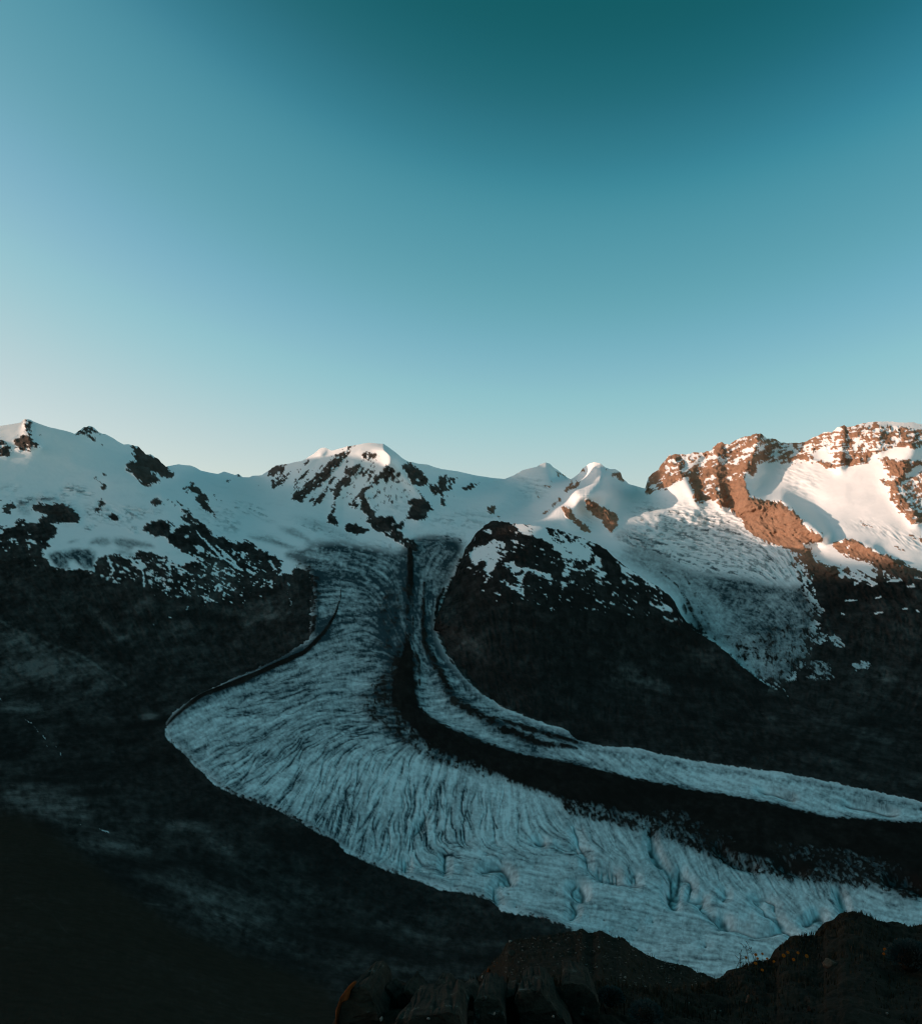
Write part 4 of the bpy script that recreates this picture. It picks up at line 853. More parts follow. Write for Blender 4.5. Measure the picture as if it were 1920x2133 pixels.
def build_sheet(cols, crest, rows_y, depth_fn, dome=False, rock_field=None, keep_y=None):
    """columns x rows of points; rows_y(v, crest) -> picture rows"""
    u = np.broadcast_to(cols[None, :], (len(rows_y), len(cols))).astype(np.float32)
    ker = np.hanning(61); ker /= ker.sum()
    sm_c = np.convolve(np.pad(crest, 30, mode='edge'), ker, mode='valid')
    y = sm_c[None, :] * (1 - rows_y[:, None]) + rows_y[:, None] * keep_y[None, :]
    hgt = np.maximum(keep_y - sm_c, 1)[None, :] * rows_y[:, None]
    y = y + (crest - sm_c)[None, :] * np.exp(-(hgt / 45.0))
    y = np.maximum.accumulate(y, axis=0).astype(np.float32)
    D = depth_fn(u, y)
    p = ray(u, y, D)
    cov, gr, rf, rk, ic, cr, ch, l1, l3, l4, dr, lines = surface_cover(u, y, p, dome, rock_field)
    X, Y, Z = (p[..., i].astype(np.float32) for i in range(3))
    s = np.clip(D / 6000, .12, 1.5)
    rkb = sstep(.25, .75, rf)
    land = 1 - np.clip(ic * 1.3, 0, 1) * (1 - rk)
    big = ridged(X / 900, Y / 900, Z / 700, 5) - .55
    med = ridged(X / 260 + 9, Y / 260, Z / 170, 4, .6) - .55
    sm = fbm(X / 420, Y / 420, Z / 420, 3)
    # towards the camera, in metres (the picture position of a feature is kept)
    r = sample(relief, u, y) * (0 if dome else 1)
    r = r + s * (big * (70 * rkb + 12 * (1 - rkb) * land) + med * (62 * rkb) + sm * 30 * land) + s * rkb * land * (3 * l4 + 2.5 * l3 + 5.0 * sample(W1, u, y) + 3.0 * sample(W0, u, y))
    r = r + s * cr * (1 - rk) * (10 * l1 + 9 * sample(W2, u, y))
    r = r + s * 9 * fbm(X / 150, Y / 150, Z / 150, 4) * (1 - rkb) * land
    edge = np.clip((y - crest[None, :]) / 14, 0.25, 1)
    p = p * (1 - (r * edge / D)[..., None])
    # up/down roughness
    n1 = fbm(X / 60, Y / 60, Z / 60, 4, .6)
    hz = s * (5.0 * n1 * rkb * land + 1.0 * n1)
    hz = hz + np.clip(ic, 0, 1) * (1 - rk) * (s * 6 * fbm(X / 180, Y / 180, Z / 90, 3) - 2.5 * lines * np.clip(s * 2, .4, 1) - 3 * ch - 15 * sample(trough, u, y) + 3.0 * dr * s + 16 * np.clip(s * 1.6, 0, 1) * sample(dirt_s, u, y))
    top = np.exp(-((y - crest[None, :]) / 4) ** 2)
    hz = hz + top * rkb * 7 * n1
    p[..., 2] += hz
    return u, y, p, cov, gr

# --- valley, mountains and glacier
fine_c = np.arange(-60, 1981, 1.9)
cols = np.concatenate([np.linspace(-900, -120, 40) , np.linspace(-110, -64, 12), fine_c, np.linspace(1986, 2040, 12), np.linspace(2060, 2800, 34)])
crest = np.interp(cols, SKY[:, 0], SKY[:, 1])
jit = np.interp(cols, np.arange(-900, 2801, 3), rng.normal(size=1234) * .7)
rk_c = sample(box_blur(rock, 2), cols.astype(np.float32), crest.astype(np.float32) + 3)
crest = crest + jit * (.15 + rk_c * 1.0)
rows = np.concatenate([np.linspace(0, .858, 715), np.linspace(.868, 1, 12)])
keep = np.full(len(cols), 2400.0)
dfn = lambda u, y: np.exp(depth_rbf(u, y))
u, y, p, cov, gr = build_sheet(cols, crest, rows, dfn, keep_y=keep)
# hidden far side behind the skyline
back = p[0:1].copy(); bu, by_ = u[0:1], y[0:1]
b1 = back.copy(); b1[..., 1] += 500; b1[..., 2] -= 330
b2 = back.copy(); b2[..., 1] += 2500; b2[..., 2] -= 1700
p = np.concatenate([b2, b1, p]); cov = np.concatenate([cov[0:1], cov[0:1], cov]); gr = np.concatenate([gr[0:1], gr[0:1], gr])
u = np.concatenate([bu, bu, u]); y = np.concatenate([by_ - 2, by_ - 1, y])
NRM = grid_normals(p)
flip = (NRM * p).sum(-1).mean() > 0
if flip: NRM = -NRM
NRM[2] = NRM[4]; NRM[3] = NRM[4]
nr, nc = u.shape
fq = quads(nr, nc)
fu = (u[:-1, :-1] + u[1:, 1:]).ravel() / 2; fy = (y[:-1, :-1] + y[1:, 1:]).ravel() / 2

# which piece of the landscape a face belongs to
reg = np.zeros((NY, NX), np.float32)
def region(pts, v):
    sl, m = poly_mask(np.array(pts, np.float32))
    reg[sl][m] = v
BIG = 4000
region([(-900, 0), (3000, 0), (3000, 3000), (-900, 3000)], 0)                                                     # left snow mountain
region([(600, 800), (3000, 800), (3000, 1250), (600, 1250)], 1)
region([(345, 860), (345, 985), (363, 995), (420, 1005), (470, 1080), (540, 1130), (590, 1175), (650, 1200), (960, 1200), (960, 860)], 1)   # saddle and upper snowfield
region([(525, 860), (540, 1000), (560, 1060), (640, 1080), (700, 1105), (780, 1110), (875, 1155), (870, 1110), (925, 1070), (1000, 1060), (1050, 1020), (1052, 860)], 2)  # central mountain
region([(1000, 1060), (1052, 1000), (1052, 860), (1190, 860), (1192, 1010), (1130, 1060), (1090, 1080), (1020, 1100), (925, 1120), (925, 1070)], 3)                    # cone peak
region([(1190, 860), (1345, 860), (1345, 1025), (1300, 1050), (1230, 1030), (1200, 1015), (1175, 1025)], 4)                             # domed peak
region([(1195, 1013), (1175, 1015), (1100, 1080), (1080, 1110), (1300, 1130), (1290, 1060), (1230, 1030)], 5)                      # small pyramid
region([(1300, 1050), (1345, 1025), (1345, 1055), (1450, 1050), (1560, 1080), (1650, 1150), (1680, 1230), (1690, 1300), (1670, 1400), (1600, 1430), (1540, 1390), (1390, 1250), (1180, 1130), (1290, 1110)], 7)   # icefall glacier
region([(1345, 860), (3000, 860), (3000, 1230), (1920, 1195), (1800, 1190), (1690, 1190), (1660, 1160), (1560, 1080), (1450, 1050), (1345, 1055)], 6)                  # right mountain
region([(1690, 1190), (1920, 1195), (3000, 1230), (3000, 1700), (1920, 1672), (1635, 1612), (1259, 1556), (1045, 1473), (907, 1295), (1000, 1150), (1180, 1130), (1390, 1250), (1540, 1390), (1600, 1430), (1670, 1400), (1690, 1300), (1675, 1210)], 12)  # right scree slope
region([(-900, 1240), (0, 1240), (250, 1260), (420, 1300), (600, 1330), (660, 1330), (404, 1454), (342, 1531), (577, 1687), (1042, 1900), (1500, 2070), (1500, 2120), (700, 1960), (300, 1800), (0, 1690), (-900, 1650)], 11)          # left rubble basin
region([(-900, 1650), (0, 1690), (300, 1800), (700, 1960), (1500, 2080), (3000, 2120), (3000, 4000), (-900, 4000)], 13)               # near hillside
region(GL, 8)
region([(855, 1150), (859, 1199), (855, 1331), (867, 1446), (913, 1509), (1094, 1575), (1319, 1626), (1641, 1685), (1920, 1719), (3000, 1800), (3000, 1690), (1920, 1672), (1635, 1612), (1259, 1556), (1045, 1473), (907, 1295), (960, 1165), (969, 1130), (955, 1118), (900, 1112), (860, 1120)], 10)
region(MOR, 9)
def fill_band(lo, hi):
    reg[(reg == 0) & (RY > lo) & (RY < hi) & (RX > 700)] = 8
fill_band(1300, 2130)
fx = np.clip(((fu - U0) / ST).astype(int), 0, NX - 1); fyi = np.clip(((fy - V0) / ST).astype(int), 0, NY - 1)
fr = reg[fyi, fx].astype(int)
REG = {0: ('snow_mountain', 'broad snow-covered mountain with dark rock outcrops at the left end of the skyline'),
       1: ('snowfield', 'high snow saddle and snowfield between the broad snowy mountain and the ribbed summit'),
       2: ('snow_mountain', 'central snow summit with long diagonal rock ribs and a sunlit rounded top'),
       3: ('snow_mountain', 'small pointed snow peak with a sunlit cone tip right of the ribbed summit'),
       4: ('snow_mountain', 'small domed snow peak next to the rocky sunlit ridge, with dark rocks on its shoulder'),
       5: ('snow_mountain', 'low sunlit snow pyramid with brown rock patches above the black rock dome'),
       6: ('rocky_mountain', 'long sunlit brown rock ridge with bright snow bowls at the right'),
       7: ('icefall', 'crevassed side glacier tumbling down between the black dome and the brown rock ridge'),
       8: ('glacier', 'wide striped main glacier stream bending toward the lower right, with melt channels'),
       9: ('medial_moraine', 'dark rubble stripe curving between the two streams of ice'),
       10: ('glacier', 'narrow ice stream curving along the foot of the black rock dome'),
       11: ('rubble_basin', 'dark rubble basin and moraine slopes left of the glacier bend'),
       12: ('scree_slope', 'dark scree slope under the brown rock ridge, right of the black dome'),
       13: ('hillside', 'near dark hillside falling away at the bottom left')}
pv, NV, cv, gv = p.reshape(-1, 3), NRM.reshape(-1, 3), cov.reshape(-1, 4), gr.reshape(-1, 4)
for k, (nm, lab) in REG.items():
    f = fq[fr == k]
    if not len(f): continue
    if flip is False: f = f[:, ::-1]
    ids, inv = np.unique(f.ravel(), return_inverse=True)
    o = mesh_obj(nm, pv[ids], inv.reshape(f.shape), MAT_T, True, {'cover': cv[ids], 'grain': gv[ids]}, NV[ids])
    tag(o, lab, nm.replace('_', ' '), None, 'structure')

# --- black rock dome in front of the side glacier
rock_d = blank(1.0)
Pd = lambda pts, v, f=1: paint(rock_d, 'C', pts, v, f)
paint(rock_d, 'P', [(960, 1080), (1280, 1080), (1420, 1250), (1440, 1330), (1300, 1290), (1000, 1260), (960, 1200)], .87, 6)
for pts, v in [([(600, 690), (690, 690), (850, 715), (960, 735), (900, 800), (900, 835), (850, 815), (770, 790), (700, 765), (640, 720)], .12), ([(860, 720), (960, 735), (1060, 770), (1200, 825), (1240, 860), (1200, 890), (1000, 830), (900, 790)], .47),
               ([(900, 830), (930, 800), (1000, 800), (1060, 830), (1120, 850), (1200, 880), (1215, 900), (1200, 985), (1130, 970), (1060, 960), (990, 950), (960, 910), (930, 880)], .1), ([(900, 790), (1010, 800), (1060, 830), (960, 850), (930, 830)], .42),
               ([(390, 850), (470, 820), (540, 830), (560, 880), (540, 960), (480, 1000), (450, 1060), (420, 1090), (400, 1060), (410, 980), (370, 960), (330, 1020), (290, 940), (290, 905), (330, 880)], .12), ([(480, 870), (550, 860), (560, 900), (540, 950), (500, 980)], .4),
               ([(550, 985), (620, 990), (670, 1030), (660, 1075), (620, 1070), (590, 1020), (545, 1000)], 0), ([(680, 1030), (760, 1030), (830, 1070), (910, 1090), (895, 1115), (820, 1085), (760, 1065), (720, 1060), (700, 1080), (680, 1150), (650, 1120), (620, 1100), (690, 1075)], .08),
               ([(420, 1090), (480, 1110), (560, 1150), (620, 1170), (680, 1180), (715, 1240), (700, 1250), (650, 1220), (580, 1170), (500, 1130)], .2), ([(630, 1150), (680, 1150), (690, 1210), (660, 1190)], .15), ([(990, 985), (1060, 980), (1090, 1000), (1040, 1040), (990, 1020)], .42), ([(1000, 1030), (1060, 1040), (1040, 1090), (985, 1090)], .42),
               ([(1230, 940), (1280, 970), (1300, 1020), (1280, 1050), (1230, 1040), (1200, 1050), (1110, 1060), (1050, 1040), (1150, 1040), (1210, 1010), (1240, 990)], .25), ([(1200, 1090), (1280, 1080), (1320, 1040), (1310, 1080), (1270, 1105), (1210, 1105)], .25), ([(1440, 1040), (1500, 1090), (1560, 1150), (1550, 1165), (1480, 1120)], .25),
               ([(1390, 960), (1480, 1020), (1560, 1070), (1660, 1130), (1740, 1180), (1740, 1240), (1690, 1190), (1640, 1160), (1560, 1100), (1470, 1050)], .45), ([(1390, 1020), (1400, 1040), (1370, 1040)], .2), ([(390, 750), (440, 725), (460, 760), (420, 775)], .32), ([(560, 765), (580, 765), (570, 775)], 0), ([(1640, 1230), (1690, 1250), (1720, 1290), (1660, 1260)], .3), ([(1740, 1310), (1820, 1330), (1820, 1350), (1760, 1340)], .25),
               ([(705, 1270), (770, 1300), (740, 1295)], 0), ([(790, 1295), (830, 1308), (800, 1305)], 0), ([(870, 1210), (890, 1220), (880, 1260), (870, 1240)], .2), ([(960, 1250), (980, 1270), (975, 1285)], .2), ([(970, 1130), (1020, 1160), (1010, 1175), (980, 1150)], .15), ([(1030, 1270), (1035, 1280), (1020, 1280)], 0), ([(1260, 1130), (1290, 1125), (1270, 1145)], .1), ([(1330, 1130), (1350, 1120), (1345, 1135)], 0), ([(665, 845), (680, 850), (670, 858)], 0), ([(1220, 1180), (1240, 1175), (1230, 1190)], 0), ([(1360, 1300), (1380, 1305), (1365, 1310)], 0), ([(740, 1160), (745, 1180), (735, 1170)], 0)]:
    Pd(pts, v)
for pts in ([(390, 400), (430, 415), (450, 430), (510, 435)], [(460, 470), (500, 490), (525, 480)], [(100, 270), (130, 290)], [(180, 395), (200, 400)]):
    stroke(rock_d, 'J', pts, 2.0, .1)
DC = np.array([(903, 1312), (907, 1292), (915, 1272), (927, 1246), (936, 1227), (944, 1208), (952, 1188), (962, 1164), (969, 1142), (980, 1128), (991, 1111), (1003, 1100), (1010, 1094), (1021, 1087), (1029, 1085), (1054, 1087), (1070, 1091), (1090, 1092), (1133, 1098), (1164, 1103), (1191, 1113), (1230, 1128), (1252, 1139), (1268, 1150), (1285, 1166), (1307, 1183), (1329, 1197), (1350, 1210), (1373, 1224), (1400, 1246), (1408, 1260), (1421, 1286), (1445, 1314), (1485, 1337), (1516, 1361), (1544, 1389), (1580, 1415), (1610, 1440)], float)
DF = np.array([(903, 1316), (913, 1340), (930, 1376), (963, 1413), (996, 1450), (1045, 1482), (1111, 1509), (1183, 1534), (1259, 1566), (1378, 1584), (1516, 1606), (1610, 1622)], float)
dome_rbf = RBF([(1021, 1087, .145), (1130, 1098, .16), (1250, 1138, .14), (1330, 1197, .12), (1400, 1246, .10), (1480, 1335, .055), (1540, 1389, .025), (1610, 1440, .0), (980, 1128, .11), (944, 1208, .06), (927, 1246, .045), (903, 1312, .004), (1050, 1230, .14), (1000, 1300, .085), (1150, 1340, .105), (1250, 1400, .075), (1400, 1430, .045), (1500, 1500, .01), (1100, 1430, .05)] +
               [(a, b_, -.012) for a, b_ in DF], c=.2)
dcols = np.arange(903, 1610, 1.9)
dcrest = np.interp(dcols, DC[:, 0], DC[:, 1]) + np.interp(dcols, np.arange(900, 1620, 3), rng.normal(size=240) * .7)
dkeep = np.interp(dcols, DF[:, 0], DF[:, 1])
dkeep = np.maximum(dkeep, dcrest + 4)
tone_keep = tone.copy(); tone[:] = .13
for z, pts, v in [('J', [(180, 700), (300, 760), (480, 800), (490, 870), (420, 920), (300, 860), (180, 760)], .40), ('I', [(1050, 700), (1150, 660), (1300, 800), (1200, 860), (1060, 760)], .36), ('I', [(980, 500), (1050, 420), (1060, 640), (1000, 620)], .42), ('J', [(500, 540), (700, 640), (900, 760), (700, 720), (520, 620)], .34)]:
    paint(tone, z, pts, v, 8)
for k in range(15):
    x = 175 + k * 22; y0 = 715 + k * 7
    stroke(tone, 'J', [(x + 3 * math.sin(k * 2.1), y0 + 9 * math.sin(k * 1.3)), (x + 8, y0 + 60), (x + 14, y0 + 95 + 14 * math.sin(k * 2.7))], 1.5, .33, 'max', .9)
drows = np.linspace(0, 1, 270)
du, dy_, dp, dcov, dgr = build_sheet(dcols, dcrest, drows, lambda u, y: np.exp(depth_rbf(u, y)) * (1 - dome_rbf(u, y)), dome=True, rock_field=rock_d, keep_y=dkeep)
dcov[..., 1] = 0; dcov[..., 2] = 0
tone[:] = tone_keep
bk = dp[0:1].copy(); bk[..., 1] += 900; bk[..., 2] -= 420
dp = np.concatenate([bk, dp]); dcov = np.concatenate([dcov[:1], dcov]); dgr = np.concatenate([dgr[:1], dgr])
dN = grid_normals(dp)
if flip: dN = -dN
dN[1] = dN[3]; dN[2] = dN[3]
dq = quads(*dp.shape[:2])
if flip is False: dq = dq[:, ::-1]
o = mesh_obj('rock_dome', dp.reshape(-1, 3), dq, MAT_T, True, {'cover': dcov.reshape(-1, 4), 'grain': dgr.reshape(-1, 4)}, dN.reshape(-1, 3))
tag(o, 'black rounded rock dome with snow patches on its crown beside the narrow ice stream', 'rock dome', None, 'structure')

# --- unseen mountain chain added outside the picture, crest shaped to cast the valley's shade line
shade = [(-845, 9300, 1240), (900, 9350, 1040), (820, 8500, 900), (1350, 8100, 780), (690, 7650, 640), (695, 7250, 410), (1387, 6600, 400), (2200, 5700, 70), (2775, 5200, 20)]
XR = -7600.0
prof = []
for x, yy_, z in shade:
    t = (XR - x) / SUNV[0]
    prof.append((yy_ + t * SUNV[1], z + t * SUNV[2]))
prof = sorted(prof)
py = np.array([a for a, _ in prof]); pz = np.array([b_ for _, b_ in prof])
ys_ = np.linspace(-9000, 12800, 240)
cz = np.interp(ys_, np.concatenate([[-9000, -3000, 1200], py]), np.concatenate([[900, 820, 760], pz]))
cz = cz + 25 * fbm(ys_ / 400, ys_ * 0 + 3.3, ys_ * 0, 3)
ws = np.linspace(-1, 1, 41)
gx = XR + ws[None, :] * 2600 + 0 * ys_[:, None]
gy = np.broadcast_to(ys_[:, None], gx.shape)
gz = cz[:, None] - (np.abs(ws)[None, :] ** 1.1) * (cz[:, None] + 900)
nzr = ridged(gx / 900, gy / 900, gx * 0 + 2.2, 4) - .55
gz = gz + nzr * 260 * np.abs(ws)[None, :] ** .5
rp = np.stack([gx, gy, gz], -1)
rcv = np.zeros(rp.shape[:2] + (4,)); rcv[..., 3] = 1; rcv[..., 0] = sstep(-.15, .25, nzr + (400 - gz) / 1500); rgr = np.zeros_like(rcv); rgr[..., 0] = .3; rgr[..., 1] = .4; rgr[..., 2] = .5; rgr[..., 3] = 1
o = mesh_obj('shade_casting_range', rp.reshape(-1, 3), quads(*gx.shape), MAT_T, True, {'cover': rcv.reshape(-1, 4), 'grain': rgr.reshape(-1, 4)})
tag(o, 'long unseen mountain chain added beyond the left side of the view, shaped to shade the valley', 'mountain range', None, 'structure')

# ------------------------------------------------------------------ near ground at the viewer's feet
K_CREST = np.array([(975, 2075), (985, 2058), (1000, 2034), (1020, 2010), (1045, 1986), (1057, 1966), (1075, 1958), (1100, 1952), (1130, 1950), (1150, 1947), (1180, 1944), (1200, 1942), (1207, 1937), (1213, 1935), (1222, 1943), (1234, 1945), (1242, 1939), (1250, 1938), (1258, 1945), (1276, 1951), (1290, 1952), (1302, 1958), (1312, 1968), (1325, 1976), (1340, 1985), (1385, 2005), (1440, 2018), (1500, 2045), (1600, 2070)], float)
N_CREST = np.array([(676, 2190), (690, 2140), (712, 2100), (730, 2072), (790, 2062), (800, 2050), (860, 2052), (900, 2056), (1000, 2050), (1100, 2052), (1170, 2044), (1250, 2050), (1290, 2058), (1340, 2064), (1400, 2066), (1440, 2062), (1480, 2050), (1510, 2042), (1530, 2026), (1550, 2012), (1575, 2004), (1600, 2003), (1618, 1994), (1622, 1975), (1640, 1962), (1665, 1950), (1690, 1945), (1715, 1940), (1721, 1927), (1735, 1920), (1742, 1918), (1752, 1908), (1760, 1903), (1785, 1902), (1795, 1900), (1803, 1907), (1815, 1909), (1826, 1918), (1848, 1925), (1860, 1927), (1880, 1927), (1890, 1931), (1910, 1929), (1920, 1925), (1990, 1928), (2140, 1945), (2600, 1975), (3600, 2060)], float)
def k_crest(u): return np.interp(u, K_CREST[:, 0], K_CREST[:, 1])
def n_crest(u): return np.interp(u, N_CREST[:, 0], N_CREST[:, 1])
def k_depth(u, y): return 26 + 16 * np.clip(1 - (y - k_crest(u)) / 150, 0, 1.2)
def n_far(u): return np.interp(u, [676, 1000, 1350, 1560, 1700, 1900, 2140, 3600], [5.2, 5.6, 6.2, 8.2, 9.2, 9.4, 9.8, 9.0])
def n_depth(u, y): return 3.0 + (n_far(u) - 3.0) * np.clip(1 - (y - n_crest(u)) / np.maximum(2330 - n_crest(u), 10), 0, 1.05) ** 1.2

def near_sheet(name, cols, crest, bottom, dfun, rows, amp, sc, mat, label, cat):
    v = np.linspace(0, 1, rows) ** 1.15
    u = np.broadcast_to(cols[None], (rows, len(cols))).astype(float)
    crest, jit_ = crest
    y = crest[None] + v[:, None] * (bottom - crest)[None] + jit_[None] * np.exp(-v[:, None] * 22)
    p = ray(u, y, dfun(u, y))
    X, Y, Z = p[..., 0], p[..., 1], p[..., 2]
    n = fbm(X / sc, Y / sc, Z / sc, 5, .6)
    m = ridged(X / sc * 2.2, Y / sc * 2.2, Z / sc * 2.2, 3) - .55
    p[..., 2] += amp * (n * .8 + m * .5)
    back = [p[0:1] + np.array([0, d, -dz]) for d, dz in ((amp * 18, amp * 30), (amp * 5, amp * 5), (amp * 1.5, amp * .8))]
    p = np.concatenate(back + [p])
    q = quads(*p.shape[:2])
    o = mesh_obj(name, p.reshape(-1, 3), q[:, ::-1] if flip is False else q, mat, True)
    return tag(o, label, cat, None, 'structure')
kc = np.arange(975, 1600, 1.6)
near_sheet('rocky_knoll', kc, (k_crest(kc), rng.normal(size=len(kc)) * .8), np.full(len(kc), 2190.0), k_depth, 110, .30, 1.5, M_SOIL, 'dark stony knoll below the edge of the ice, behind the upright rock slabs', 'knoll')
ncx = np.concatenate([np.arange(676, 2140, 1.8), np.arange(2142, 3600, 7)])
njit = np.interp(ncx, np.arange(670, 3610, 7), rng.normal(size=420) * 2.0) + np.interp(ncx, np.arange(670, 3610, 23), rng.normal(size=128) * 2.5) + rng.normal(size=len(ncx)) * .6
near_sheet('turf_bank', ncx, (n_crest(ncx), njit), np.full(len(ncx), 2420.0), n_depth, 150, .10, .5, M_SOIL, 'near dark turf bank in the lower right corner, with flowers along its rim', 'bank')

import bmesh
def rock_mesh(name, outline, D, thick, rough, mat, seed, cuts=2, back_scale=.8):
    """a slab of rock: the outline in layout units is the front face at distance D; it has real thickness"""
    pts = [ray(np.float64(a), np.float64(b_), D) for a, b_ in outline]
    c = sum(pts) / len(pts)
    bm = bmesh.new()
    fv = [bm.verts.new(Vector(q - c)) for q in pts]
    lean = Vector((0.12 * thick, thick, -.15 * thick))
    bv = [bm.verts.new(Vector((q - c) * back_scale) + lean) for q in pts]
    n = len(pts)
    bm.faces.new(fv); bm.faces.new(bv[::-1])
    for i in range(n): bm.faces.new((fv[(i + 1) % n], fv[i], bv[i], bv[(i + 1) % n]))
    bmesh.ops.recalc_face_normals(bm, faces=bm.faces)
    sz = max((v.co.length for v in fv))
    bmesh.ops.bevel(bm, geom=list(bm.edges), offset=sz * .03, segments=1, affect='EDGES', clamp_overlap=True)
    bmesh.ops.triangulate(bm, faces=bm.faces)
    for k in range(cuts):
        bmesh.ops.subdivide_edges(bm, edges=[e for e in bm.edges if e.calc_length() > sz * .10], cuts=1, use_grid_fill=False)
        bmesh.ops.triangulate(bm, faces=bm.faces)
    bm.normal_update()
    co = np.array([v.co[:] for v in bm.verts]); nn = np.array([v.normal[:] for v in bm.verts])
    k = 2.2 / sz
    # cleavage: grooves run along the slab
    d = rough * sz * (fbm(co[:, 0] * k * 2.4 + seed, co[:, 1] * k, co[:, 2] * k * .7, 4, .6) + .6 * (ridged(co[:, 0] * k * 4 + seed, co[:, 1] * k, co[:, 2] * k, 3) - .6))
    co = co + nn * d[:, None]
    for v, q in zip(bm.verts, co): v.co = q
    me = bpy.data.meshes.new(name); bm.to_mesh(me); bm.free()
    me.materials.append(mat)
    o = bpy.data.objects.new(name, me); coll.objects.link(o); o.location = c
    return o
ZO['S'] = (640, 1980, 5.0556); ZO['V'] = (1000, 1920, 5.0556); ZO['X'] = (1300, 1850, 2.9355)
SLABS = [
 ('S', [(290, 950), (312, 700), (345, 540), (400, 440), (440, 370), (500, 318), (580, 308), (640, 345), (685, 420), (725, 540), (765, 640), (800, 760), (810, 950)], 4.6, .5, 'rounded grey boulder with an orange lichen edge, leftmost of the slab row'),
 ('S', [(828, 285), (852, 285), (900, 368), (945, 405), (940, 560), (915, 700), (885, 690), (860, 520), (848, 430), (866, 385), (838, 330)], 4.9, .25, 'thin pointed sliver of rock standing just right of the rounded boulder'),
 ('S', [(938, 372), (985, 352), (1015, 385), (1065, 480), (1110, 610), (1100, 700), (1000, 700), (985, 560), (950, 450)], 4.85, .3, 'narrow dark slab wedged between the thin sliver and the tall leaning slab'),
 ('S', [(1012, 290), (1045, 300), (1112, 358), (1185, 450), (1245, 570), (1240, 690), (1120, 690), (1075, 510), (1030, 385)], 4.8, .35, 'tall leaning grey slab with a sharp upper tip'),
 ('S', [(1288, 345), (1320, 305), (1440, 315), (1485, 375), (1515, 480), (1530, 640), (1350, 640), (1312, 460)], 4.9, .35, 'squarish upright slab in the middle of the slab row'),
 ('S', [(1600, 365), (1725, 352), (1765, 420), (1780, 560), (1790, 760), (1650, 760), (1612, 560), (1602, 430)], 5.0, .35, 'broad flat-topped slab right of the squarish upright one'),
 ('S', [(870, 950), (900, 740), (960, 650), (1090, 645), (1290, 612), (1520, 580), (1605, 610), (1660, 760), (1670, 950)], 4.2, .5, 'wide low rock ledge at the bottom edge under the row of slabs'),
 ('V', [(-90, 1200), (-70, 800), (-20, 745), (70, 725), (185, 775), (250, 900), (275, 1200)], 4.5, .45, 'blunt grey slab below the orange stones'),
 ('V', [(250, 700), (345, 668), (405, 740), (420, 900), (400, 1100), (290, 1100), (270, 880)], 4.8, .35, 'small ribbed slab beside the blunt grey one'),
 ('V', [(395, 685), (520, 668), (645, 660), (705, 755), (810, 900), (975, 1075), (1000, 1200), (410, 1200), (400, 980), (375, 800)], 4.6, .5, 'big smooth tilted slab at the bottom centre'),
 ('V', [(845, 560), (870, 545), (935, 535), (1085, 552), (1185, 632), (1245, 760), (1270, 920), (1180, 1100), (1040, 1130), (965, 900), (905, 760), (848, 690)], 4.9, .5, 'tall streaked slab tilting right, last of the slab row')]
for i, (z, pts, D, th, lab) in enumerate(SLABS):
    o = rock_mesh('rock_slab', T(z, pts) + np.array([0, 22 if i in (1, 2, 3, 4, 5, 8, 10) else 13]), D, th, .16, M_SLAB, i * 7.3)
    tag(o, lab, 'rock slab', 'upright rock slabs along the bottom edge')
    if i == 0:
        l = rock_mesh('lichen_crust', T('S', [(286, 900), (300, 640), (345, 490), (395, 432), (440, 372), (495, 322), (510, 345), (450, 430), (428, 520), (355, 565), (325, 650), (318, 900)]), 4.57, .08, .03, M_LICH, 3.1, 1)
        l.location = l.location - o.location; l.parent = o; l['label'] = 'rust orange lichen crust on its outer edge'

# loose stones: a few shapes, each stone its own object
def stone_mesh(seed, mat):
    bm = bmesh.new(); bmesh.ops.create_icosphere(bm, subdivisions=2, radius=1)
    co = np.array([v.co[:] for v in bm.verts])
    r = np.random.default_rng(seed)
    d = 1 + .38 * fbm(co[:, 0] * 1.1 + seed * 3.7, co[:, 1] * 1.1, co[:, 2] * 1.1, 3)
    for k in range(5):       # flat broken faces
        ax = r.normal(size=3); ax /= np.linalg.norm(ax); lim = r.uniform(.45, .75)
        t = co @ ax
        co = co - np.where(t > lim, t - lim, 0)[:, None] * ax[None]
    co = co * d[:, None]
    for v, q in zip(bm.verts, co): v.co = q
    me = bpy.data.meshes.new('stone'); bm.to_mesh(me); bm.free(); me.materials.append(mat)
    return me
M_TAN = simple_material('tan_stone', (.05, .034, .022), (.15, .10, .07), 25.0, .9, .8, .02)
ST_T = [stone_mesh(k + 60, M_TAN) for k in range(2)]
ST_P = [stone_mesh(k, M_PALE) for k in range(6)]; ST_O = [stone_mesh(k + 20, M_LICH) for k in range(3)]; ST_D = [stone_mesh(k + 40, M_SLAB) for k in range(4)]
prng = random.Random(5)
def stone(u, y, w, h, D, meshes, label, group=None):
    o = bpy.data.objects.new('stone', prng.choice(meshes)); coll.objects.link(o)
    sx = w / F * D / 2; sz = h / F * D / 2
    o.location = ray(np.float64(u), np.float64(y), D - sx * .5)
    o.scale = (sx * 1.1, sx, sz * 1.1); o.rotation_euler = (prng.uniform(-.4, .4), prng.uniform(-.6, .6), prng.uniform(0, 6.28) if abs(w - h) < 4 else prng.uniform(-.3, .3))
    return tag(o, label, 'stone', group)
KN = lambda x, y_: T('V', [(x, y_)])[0]
